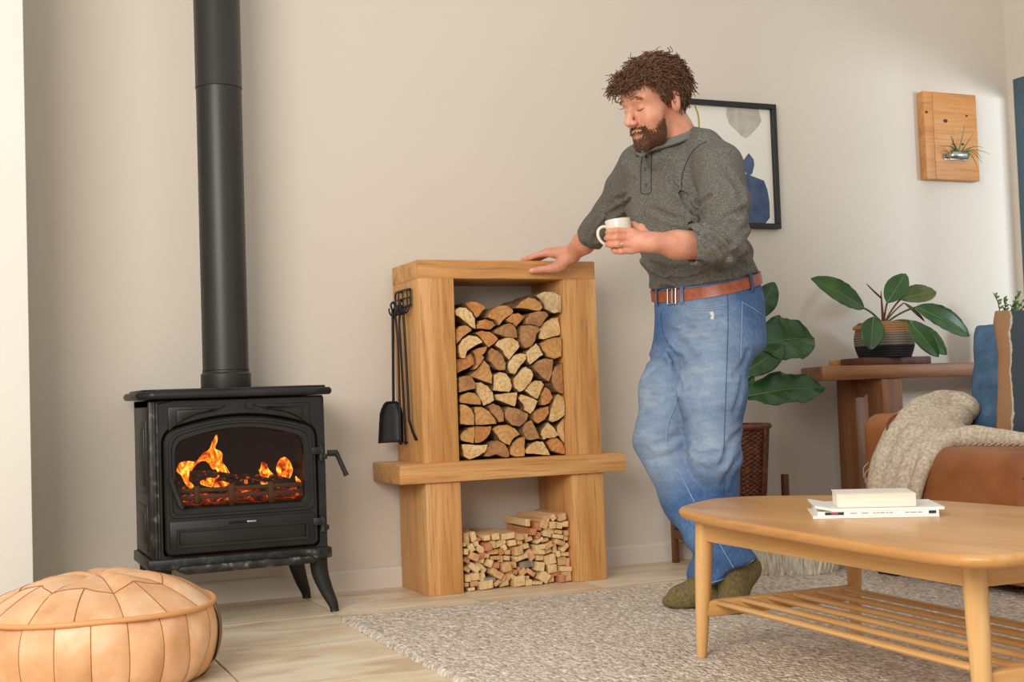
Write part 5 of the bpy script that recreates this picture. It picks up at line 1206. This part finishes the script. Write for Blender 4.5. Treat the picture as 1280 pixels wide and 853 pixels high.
for th in (.12, 1.50, -.6, 2.6):
    P = [beltpt(th, q, o_) for q, o_ in ((-.03, .003), (-.022, .010), (0, .011), (.022, .010), (.028, .003))]
    MB().tube(P, .0065, 6, flat=.4).build('belt_loop', M['denim'], jeans)

# skin: head, neck, arms and hands, with the trunk under the clothes
yawh, ph_ = math.radians(58), math.radians(19)
hF0 = -math.sin(yawh)*np_rt-math.cos(yawh)*np_fw; hU0 = np_up; hL = np.cross(hU0, hF0)
hF = math.cos(ph_)*hF0-math.sin(ph_)*hU0; hU = math.cos(ph_)*hU0+math.sin(ph_)*hF0
HO = S(821, 131, 4.10); HS = 1.05
HR = np.stack([hF, hL, hU], 1)
def hl(x, y, z): return HO+HR@(np.array([x, y, z])*HS)
def head_sd(p):
    q = ((p-HO.astype(np.float32))@HR.astype(np.float32))/HS
    d = ell(q, (-.006, 0, .045), (.098, .076, .090))
    d = smin(d, ell(q, (.043, 0, -.008), (.056, .061, .102)), .03)
    d = smin(d, ell(q, (.056, 0, .048), (.048, .060, .052)), .025)
    d = smin(d, ell(q, (.048, 0, -.070), (.053, .053, .046)), .02)
    d = smin(d, ell(q, (.092, 0, -.098), (.022, .027, .024)), .02)
    m = q.copy(); m[:, 1] = np.abs(m[:, 1])
    d = smin(d, ell(m, (.062, .040, -.028), (.032, .026, .030)), .02)
    d = smin(d, seg(m, (.092, .008, .032), (.080, .048, .034), .012, .010), .014)
    d = smax(d, -ell(m, (.112, .031, .008), (.020, .020, .014)), .012)
    d = smin(d, ell(m, (.083, .031, .008), (.0155, .0165, .0125)), .003)                       # lidded eyes
    d = smin(d, chain(q, [(.094, 0, .022), (.110, 0, -.004), (.124, 0, -.026)], [.009, .0105, .0125], .008), .010)
    d = smin(d, ell(m, (.112, .013, -.032), (.012, .008, .008)), .006)
    d = smin(d, ell(q, (.103, 0, -.060), (.012, .024, .007)), .006); d = smin(d, ell(q, (.102, 0, -.073), (.012, .020, .0075)), .005)
    d = smax(d, -ell(q, (.118, 0, -.0665), (.012, .024, .0018)), .003)
    ear = ell(m, (-.008, .081, -.002), (.024, .010, .036), np.array(Matrix.Rotation(-.25, 3, 'Y') @ Matrix.Rotation(.35, 3, 'Z')))
    ear = smax(ear, -ell(m, (.000, .088, .002), (.011, .007, .020)), .005)
    d = smin(d, ear, .005)
    return d*HS
NKB = S(852, 196, 4.20)
def upper_sd(p):
    d = smin(head_sd(p), chain(p, [hl(-.022, 0, -.035), hl(-.040, 0, -.10), NKB], [.062, .060, .054], .02), .022)
    return d
def hand_l(p):
    A = A_L[2]; d = seg(p, CUF_L+.5*(A-CUF_L), CUF_L+.35*(W_L-CUF_L), .046, .042); d = smin(d, seg(p, CUF_L+.35*(W_L-CUF_L), W_L, .040, .029), .02)
    kn = [S(788, 290, 3.797), S(787, 298, 3.793), S(787, 305.5, 3.795), S(789, 313, 3.803)]
    for k in kn: d = smin(d, seg(p, W_L+.25*(k-W_L)*0, k, .021, .0125), .012)
    d = smin(d, seg(p, W_L, S(797, 303, 3.805), .026, .022), .015)
    fg = [([kn[0], S(771, 288.5, 3.783), S(762, 289.5, 3.80), S(759.5, 291, 3.828)], [.0115, .0100, .0092, .0085]), ([kn[1], S(770, 297, 3.779), S(760.5, 297.5, 3.797), S(758, 298, 3.826)], [.0115, .0100, .0092, .0085]),
          ([kn[2], S(771, 305.5, 3.781), S(762, 306, 3.799), S(759.5, 306, 3.828)], [.0112, .0098, .0090, .0083]), ([kn[3], S(776, 314.5, 3.787), S(769, 314, 3.803), S(766.5, 313, 3.826)], [.0102, .0088, .0082, .0075])]
    f = None
    for a, r in fg: e_ = chain(p, a, r, .004); f = e_ if f is None else smin(f, e_, .0010)
    d = smin(d, f, .006)
    th = chain(p, [S(808, 296, 3.82), S(801, 286, 3.85), S(792, 282, 3.882), S(783, 281, 3.905)], [.018, .014, .0115, .0095], .008)
    return smin(d, th, .012)
def hand_r(p):
    A = A_R[2]; d = seg(p, CUF_R+.5*(A-CUF_R), CUF_R+.3*(W_R-CUF_R), .043, .040); d = smin(d, seg(p, CUF_R+.3*(W_R-CUF_R), W_R, .040, .031), .02)
    kn = [S(683, 316.5, 4.775), S(684, 314.5, 4.795), S(686, 314.5, 4.815), S(690, 316, 4.832)]
    for k in kn: d = smin(d, seg(p, W_R, k, .027, .0135), .014)
    d = smin(d, seg(p, W_R, S(698, 333, 4.745), .028, .022), .016)
    zt = lambda q, h: np.array([q[0], q[1], 1.2+h])
    fg = [([kn[0], zt(S(670, 320, 4.775), .021), zt(S(662, 325, 4.78), .012), zt(S(657, 326, 4.785), .0095)], [.0125, .0105, .0098, .0088]), ([kn[1], zt(S(669, 319, 4.80), .022), zt(S(659, 324, 4.81), .0125), zt(S(653, 325, 4.815), .0095)], [.0125, .0105, .0098, .0088]),
          ([kn[2], zt(S(671, 319, 4.825), .022), zt(S(662, 324, 4.835), .0125), zt(S(656, 325, 4.84), .0095)], [.012, .0102, .0095, .0085]), ([kn[3], zt(S(677, 320, 4.847), .019), zt(S(670, 324, 4.857), .011), zt(S(666, 325, 4.865), .009)], [.0108, .0092, .0086, .0078])]
    f = None
    for a, r in fg: e_ = chain(p, a, r, .004); f = e_ if f is None else smin(f, e_, .0010)
    d = smin(d, f, .007)
    th = chain(p, [S(703, 331, 4.74), S(689, 336, 4.738), S(675, 337.5, 4.745), S(664, 339, 4.752)], [.021, .0155, .0125, .0105], .008)
    return smin(d, th, .014)
def trunk_sd(p):
    d = loft(p, [(z, x, y, a-.03, b-.03) for z, x, y, a, b in TORSO])
    d = smin(d, chain(p, A_L+[CUF_L], [.05, .048, .044, .040], .02), .03); d = smin(d, chain(p, A_R+[CUF_R], [.05, .046, .042, .038], .02), .03)
    d = smin(d, chain(p, LEG_L[0], [.08, .075, .055, .05, .038], .03), .03); d = smin(d, chain(p, LEG_R[0], [.08, .07, .06, .055, .05, .040], .03), .02)
    return d
def box_of(pts, m): P = np.array(pts); return P.min(0)-m, P.max(0)+m
Vs, Fs = [], []; nn = 0
for fn, (lo, hi), h in ((upper_sd, box_of([hl(.13, .1, .14), hl(-.11, -.1, -.1), NKB, hl(.1, -.08, -.12), hl(-.1, .1, .14)], .03), .0034), (hand_l, box_of([CUF_L, W_L, S(757, 300, 3.83), S(783, 281, 3.905)], .05), .0032),
                        (hand_r, box_of([CUF_R, W_R, S(653, 330, 4.81), S(664, 339, 4.74)], .05), .0032), (trunk_sd, ((.5, -1.5, .05), (1.1, -.5, 1.55)), .02)):
    V, F = nets(fn, lo, hi, h); Vs.append(V); Fs.append(F+nn); nn += len(V)
s = NT('skin'); v = s.coord(); f = s.noise(v, 22, 4); g = s.noise(v, 5, 3); h_ = s.noise(v, 180, 3)
c = s.ramp(f, [(.3, '#c9866a'), (.55, '#da9d80'), (.8, '#e6b195')]); c = s.mix(s.ramp(g, [(.45, (0, 0, 0, 1)), (.7, (.45, .45, .45, 1))]), c, '#cf8266')
s.bump(h_, .12, .0012); M['skin'] = s.fin(c, .5, Subsurface_Weight=.12, Subsurface_Scale=.008)
body = mesh_obj('body', np.concatenate(Vs), np.concatenate(Fs), M['skin'], man, smooth=True)
md = body.modifiers.new('smooth', 'SMOOTH'); md.iterations = 1; md.factor = .5
# socks
s = NT('olive_wool'); f = s.noise(s.coord(), 120, 3); s.bump(f, .4, .002); M['sock'] = s.fin(s.ramp(f, [(.3, '#5f5231'), (.7, '#84744a')]), .95)
RZ = .0155
def sock_l(p):
    an = LEG_L[0][-1]; d = chain(p, [an+np.array([0, 0, .06]), np.array([.800, -1.155, .085]), np.array([.812, -1.165, .050])], [.044, .043, .034], .02)
    d = smin(d, chain(p, [np.array([.812, -1.165, .038+RZ]), np.array([.755, -1.13, .040+RZ]), np.array([.715, -1.103, .030+RZ]), np.array([.688, -1.085, .019+RZ])], [.034, .036, .032, .019], .02), .03)
    d = smin(d, seg(p, (.79, -1.15, .09), (.725, -1.11, .045), .035, .028), .03)
    return smax(d+.0025*vnoise(p, 38, 5), RZ-p[:, 2], .005)
def sock_r(p):
    an = LEG_R[0][-1]; he = S(936, 712, 3.945); ba = S(913, 757, 3.90); to = S(904, 769, 3.885)
    d = chain(p, [an, S(924, 712, 3.93), he], [.050, .040, .034], .02); d = smin(d, chain(p, [he, (he+ba)/2+.004*hF0, ba, to], [.035, .034, .034, .023], .02), .025)
    d = smin(d, seg(p, S(915, 718, 3.92), ba, .042, .030), .03)
    return smax(d+.0025*vnoise(p, 38, 6), RZ-p[:, 2], .004)
sdf_obj('sock', sock_l, (.62, -1.26, 0), (.90, -1.0, .22), .006, M['sock'], man, smooth_iter=1)
P_ = [S(934, 712, 3.945), S(904, 769, 3.885), LEG_R[0][-1]]; lo, hi = box_of(P_, .07); sdf_obj('sock', sock_r, lo, hi, .006, M['sock'], man, smooth_iter=1)
# collar, placket, buttons, seams
def sb(p): return np.minimum(shirt_sd(p), 9)
nb0, nb1 = hl(-.040, 0, -.10), NKB; nax = (nb1-nb0)/np.linalg.norm(nb1-nb0)
def collar_ring(off, lift, r, name, mat, npt=48):
    c = S(842, 173, 4.12); a1 = S(813, 181, 4.07)-S(871, 158, 4.16); a1n = a1/np.linalg.norm(a1); a2 = np.cross(a1n, np_up); a2 = a2/np.linalg.norm(a2)
    P = []
    for k in range(npt):
        th = 2*PI*k/npt; dir_ = a1n*math.cos(th)+a2*math.sin(th); lo_, hi_ = .02, .14
        for _ in range(16):
            m_ = (lo_+hi_)/2
            if float(upper_sd((c+dir_*m_)[None].astype(np.float32))[0]) < 0: lo_ = m_
            else: hi_ = m_
        P.append(c+dir_*(lo_+off)+np_up*lift-np.array([0, 0, .012*math.cos(th)*0]))
    return MB().tube(P, r, 8, closed=True, flat=1.0).build(name, mat, shirt, smooth=3)
collar_ring(.007, 0, .0085, 'collar', M['rib'])
collar_ring(.010, -.009, .0085, 'collar', M['rib'])
for u, v in ((808, 196), (807, 212), (808, 231)):
    c_ = hit(sb, u, v); n_ = bF*.8+(-np_fw)*.6; n_ = n_/np.linalg.norm(n_)
    MB().tube([c_-n_*.002, c_+n_*.003], [.0062, .0056], 12).build('button', M['button'], shirt)
for pts in ([(815, 188), (814, 210), (814, 240)], [(803, 190), (801, 212), (801, 241)], [(801, 241), (808, 243), (814, 240)], [(883, 177), (869, 186), (858, 203), (852, 225), (853, 243)]):
    on(sb, pts, .0016, 'seam', M['shirt_seam'], shirt, off=.0002)
# hair
rh = np.random.default_rng(11)
s = NT('brown_hair'); f = s.noise(s.coord(), 90, 3); i_ = s.noise(s.coord(), 12, 2)
M['hair'] = s.fin(s.mix(s.math('MULTIPLY', i_, .6), s.ramp(f, [(.3, '#3c2516'), (.55, '#6e482d'), (.8, '#9a6d4a')]), '#5f3d26'), .5)
def q_of(p): return ((p-HO)@HR)/HS
def scalp_dirs(n):
    v = rh.normal(size=(n, 3)); return v/np.linalg.norm(v, axis=1)[:, None]
def scalp_ok(q):
    x, z = q[0], q[2]; y = abs(q[1])
    if x > .055: return z > .078-.05*max(0, y-.03)-.2*(x-.055)
    if x > .030: return z > .078-(.055-x)*2.0
    if x > .010: return z > .028-(.030-x)*1.2+( .0)
    if x > -.030: return z > .036
    return z > -.052
def skull(dirs):
    c = np.array([.0, 0, .04]); out = []
    for d in dirs:
        lo_, hi_ = .03, .16
        for _ in range(12):
            m_ = (lo_+hi_)/2; w_ = HO+HR@((c+d*m_)*HS)
            if HEADV(w_) < 0: lo_ = m_
            else: hi_ = m_
        out.append(c+d*lo_)
    return out
def skull_fast(dirs):
    c = np.array([.0, 0, .04]); lo_ = np.full(len(dirs), .03); hi_ = np.full(len(dirs), .16)
    for _ in range(13):
        m_ = (lo_+hi_)/2; W_ = HO+((c+dirs*m_[:, None])*HS)@HR.T
        ins = head_sd(W_.astype(np.float32)) < 0; lo_ = np.where(ins, m_, lo_); hi_ = np.where(ins, hi_, m_)
    return c+dirs*lo_[:, None]
def cap_sd(p):
    q = ((p-HO.astype(np.float32))@HR.astype(np.float32))/HS
    x, y, z = q[:, 0], np.abs(q[:, 1]), q[:, 2]
    lim = np.where(x > .055, .080-.05*np.maximum(0, y-.03), np.where(x > .030, .078-(.055-x)*2.0, np.where(x > .01, .028-(.030-x)*1.2, np.where(x > -.03, .040, -.05))))
    d = ell(q, (-.008, 0, .048), (.105, .083, .100))-.004+.007*vnoise(q, 42, 3)+.005*vnoise(q, 75, 4)
    return smax(d, (lim-z).astype(np.float32), .01)*HS
lo, hi = box_of([hl(.13, .1, .16), hl(-.13, -.1, -.08), hl(.12, -.1, .1), hl(-.12, .1, .16)], .03)
hair = sdf_obj('hair', cap_sd, lo, hi, .005, M['hair'], man)
D_ = scalp_dirs(8000); Q_ = skull_fast(D_); mb = MB(); cnt = 0
for d, q in zip(D_, Q_):
    if not scalp_ok(q) or q[1] < -.055 and rh.random() < .5: continue
    nrm = d.copy(); front = max(0, q[0]/.1); L = .026+.018*max(0, (q[2]-.02)/.12)+.008*front; L *= .8+.4*rh.random()
    if q[2] < .03 or (abs(q[0]+.005) < .035 and q[2] < .07): L = .012+.008*rh.random()
    flow = np.array([.55*front-.25*(1-front), .25*np.sign(q[1]), -.35-.3*(q[2] < .07)]); flow = flow+rh.normal(size=3)*.30
    t1 = np.cross(nrm, rh.normal(size=3)); t1 /= np.linalg.norm(t1); t2 = np.cross(nrm, t1); ph = rh.random()*6.28; cr_ = .006+.004*rh.random(); tw = 7+5*rh.random()
    P = []; R_s = []
    for k in range(8):
        t = k/7; b = q+nrm*(.003+L*(.75*t-.35*t*t))+flow*L*(.25*t+.55*t*t)
        b = b+(t1*math.cos(ph+tw*t)+t2*math.sin(ph+tw*t)-t1*math.cos(ph)-t2*math.sin(ph))*cr_*min(1, t*2)
        P.append(HO+HR@(b*HS)); R_s.append((.0019-.0008*t)*(.85+.4*rh.random()))
    mb.tube(P, R_s, 4, cap=False); cnt += 1
mb.build('curls', M['hair'], hair, smooth=3)
# beard, moustache, brows, lashes
s = NT('beard_hair'); f = s.noise(s.coord(), 200, 3); M['beard'] = s.fin(s.ramp(f, [(.3, '#4a2e1c'), (.6, '#7a5236'), (.85, '#a87c58')]), .6)
def beard_region(q):
    x, y, z = q[:, 0], np.abs(q[:, 1]), q[:, 2]
    jaw = (z < -.080+.0*x) & (x > .03)
    lineb = z < (-.072+(.10-x)*.62)                   # rises towards the sideburn
    side = lineb & (x < .085) & (x > .004) & (z > -.13)
    mous = (z < -.0475) & (z > -.0575-.25*np.maximum(0, y-.016)) & (y < .031) & (x > .085)
    corner = (y > .023) & (y < .037) & (z < -.05) & (z > -.10) & (x > .06)
    chin = (z < -.0815) & (x > .06)
    lips = ((np.abs(z+.0695)/.0068)**2+(y/.0175)**2 < 1) & (x > .08)
    under = (z < -.118) & (x < .05)
    side = side | ((x > .006) & (x < .030) & (z > -.05) & (z < .03))
    return (jaw | side | mous | corner | chin) & ~lips & ~under
bd = rh.normal(size=(26000, 3)); bd[:, 0] = np.abs(bd[:, 0])*.9+.1; bd[:, 2] = -np.abs(bd[:, 2])*1.1+.15; bd /= np.linalg.norm(bd, axis=1)[:, None]
c0 = np.array([.03, 0, -.03]); lo_ = np.full(len(bd), .02); hi_ = np.full(len(bd), .16)
for _ in range(13):
    m_ = (lo_+hi_)/2; W_ = HO+((c0+bd*m_[:, None])*HS)@HR.T; ins = head_sd(W_.astype(np.float32)) < 0; lo_ = np.where(ins, m_, lo_); hi_ = np.where(ins, hi_, m_)
BQ = c0+bd*lo_[:, None]; ok = beard_region(BQ+rh.normal(size=BQ.shape)*.0032); mb = MB()
for q, d in zip(BQ[ok], bd[ok]):
    if q[1] < -.05 and rh.random() < .6: continue
    dens = .55 if q[2] < -.08 or q[0] > .085 else .36*min(1, max(.12, ((-.072+(.10-q[0])*.62)-q[2])/.035))
    if q[0] < .030 and q[2] > -.05: dens = .30
    dens *= min(1, max(.0, (q[0]-.002)/.030)) if q[2] < -.035 else 1
    if rh.random() > dens: continue
    L = .0052+.003*rh.random(); fl2 = np.array([.05, 0, -1.0])*.8+d*.55+rh.normal(size=3)*.25; fl2 /= np.linalg.norm(fl2)
    P = [HO+HR@((q-d*.001)*HS), HO+HR@((q+d*.0016+fl2*L*.5)*HS), HO+HR@((q+d*.0012+fl2*L)*HS)]
    mb.tube(P, [.00085, .00075, .0004], 3, cap=False)
mb.build('beard', M['beard'], man, smooth=3)
mb = MB(); M['brow'] = m_plain('brow_hair', '#9a7152', .6)
for sg in (-1, 1):
    for k in range(46):
        t = rh.random(); y = .012+.040*t; z = .036+.006*math.sin(PI*min(1, t*1.1))-.004*t+rh.normal()*.0022
        d = np.array([1, sg*y*6, .25]); d /= np.linalg.norm(d); c1 = np.array([.03, sg*y, z]); a_, b_ = .0, .12
        for _ in range(12):
            m_ = (a_+b_)/2
            if head_sd((HO+HR@((c1+np.array([1, 0, 0])*m_)*HS))[None].astype(np.float32))[0] < 0: a_ = m_
            else: b_ = m_
        q = c1+np.array([a_, 0, 0]); dr2 = np.array([-.15, sg*1.0, .12-.35*t])*.009
        mb.tube([HO+HR@((q)*HS), HO+HR@((q+dr2*.5+np.array([.001, 0, .0003]))*HS), HO+HR@((q+dr2)*HS)], [.0007, .0007, .0003], 3, cap=False)
mb.build('eyebrows', M['brow'], man, smooth=3)
M['lash'] = m_plain('lash', '#4a2c1c', .7); M['lips'] = m_plain('lips', '#c07a68', .45)
def onhead(y, z, x0=.03):
    a_, b_ = .0, .13
    for _ in range(13):
        m_ = (a_+b_)/2
        if head_sd((HO+HR@(np.array([x0+m_, y, z])*HS))[None].astype(np.float32))[0] < 0: a_ = m_
        else: b_ = m_
    return np.array([x0+a_, y, z])
for sg in (-1, 1):
    P = [HO+HR@((onhead(sg*(.031+.0145*t), .0035-.0035*(1-t*t))+np.array([.0006, 0, 0]))*HS) for t in np.linspace(-1, 1, 9)]
    MB().tube(P, [.0006, .001, .0012, .0013, .0013, .0013, .0013, .0011, .0007], 5).build('eyelashes', M['lash'], man, smooth=3)
    P = [HO+HR@((onhead(sg*(.031+.015*t), .0125+.0025*(1-t*t))+np.array([-.0004, 0, 0]))*HS) for t in np.linspace(-1, 1, 9)]
    MB().tube(P, .0006, 5).build('lid_crease', M['lash'] if False else M['lips'], man, smooth=3)
for z, w_, r_ in ((-.0720, .017, .0034),):
    P = [HO+HR@((onhead(y, z+(.0015 if z > -.066 else .001)*-(y/w_)**2*(1 if z < -.066 else 1))+np.array([-.0022, 0, 0]))*HS) for y in np.linspace(-w_, w_, 11)]
    MB().tube(P, [r_*(.35+.65*math.cos(t*1.35)) for t in np.linspace(-1, 1, 11)], 8).build('lips', M['lips'], man, smooth=3)
# ring and nails
M['silver'] = m_plain('silver', '#d8d4cc', .2, 1.0, var=.05, bump=0)
rc = S(775.5, 305.5, 3.783); rd = S(771, 305.5, 3.781)-S(787, 305.5, 3.795); rd = rd/np.linalg.norm(rd); e1 = np.cross(rd, np_up); e1 /= np.linalg.norm(e1); e2 = np.cross(rd, e1)
MB().tube([rc+(e1*math.cos(a)+e2*math.sin(a))*.0108 for a in [2*PI*k/20 for k in range(20)]], .0016, 6, closed=True).build('ring', M['silver'], man, smooth=3)
M['nail'] = m_plain('nail', '#e6bfa8', .3, bump=0)
for c_, dir_ in ((S(665.5, 337.6, 4.7435), S(664, 339, 4.752)-S(675, 337.5, 4.745)),):
    dd_ = dir_/np.linalg.norm(dir_); R_n = np.stack([dd_, np.cross(np_fw, dd_), -np_fw], 1)
    sdf_obj('nail', lambda p: ell(p, c_, (.0075, .0058, .0022), R_n), c_-.014, c_+.014, .0016, M['nail'], man)
# mug
mug = thing('mug', 'pale cream ceramic mug held in the man\'s left hand', 'mug', tuple(S(777, 312, 3.848)))
s = NT('cream_glaze'); f = s.noise(s.coord(), 14, 3); M['glaze'] = s.fin(s.mix(f, '#d8cdbb', '#e9e0d0'), .22)
mc = S(777, 312, 3.848); ax = np.array([0, 0, 1.])+np_rt*-.10; ax /= np.linalg.norm(ax); a1 = np.cross(ax, np_fw); a1 /= np.linalg.norm(a1); a2 = np.cross(ax, a1)
def mp(r, z, th): return mc+ax*z+(a1*math.cos(th)+a2*math.sin(th))*r
prof_m = [(.001, .002), (.030, .002), (.034, .006), (.037, .03), (.0385, .085), (.0385, .090), (.0368, .091), (.0355, .086), (.034, .03), (.030, .010), (.001, .010)]
NM = 40; V = [mp(r, z, 2*PI*k/NM) for r, z in prof_m for k in range(NM)]; F = [(q*NM+k, q*NM+(k+1) % NM, (q+1)*NM+(k+1) % NM, (q+1)*NM+k) for q in range(len(prof_m)-1) for k in range(NM)]
mesh_obj('cup', V, F, M['glaze'], mug, auto=.9)
hx = -np_rt*.97-np_fw*.2; hx = hx-ax*(hx@ax); hx /= np.linalg.norm(hx)
P = [mc+ax*z+hx*r for r, z in ((.036, .072), (.050, .074), (.063, .066), (.067, .050), (.062, .034), (.050, .022), (.035, .018))]
MB().tube(spline(P, 4), .0048, 8, flat=1.0).build('handle', M['glaze'], mug, smooth=3)
M['coffee'] = m_plain('coffee', '#2b1a10', .1, bump=0); MB().add([mp(.035, .070, 2*PI*k/24) for k in range(24)], [tuple(range(24))]).build('coffee', M['coffee'], mug)
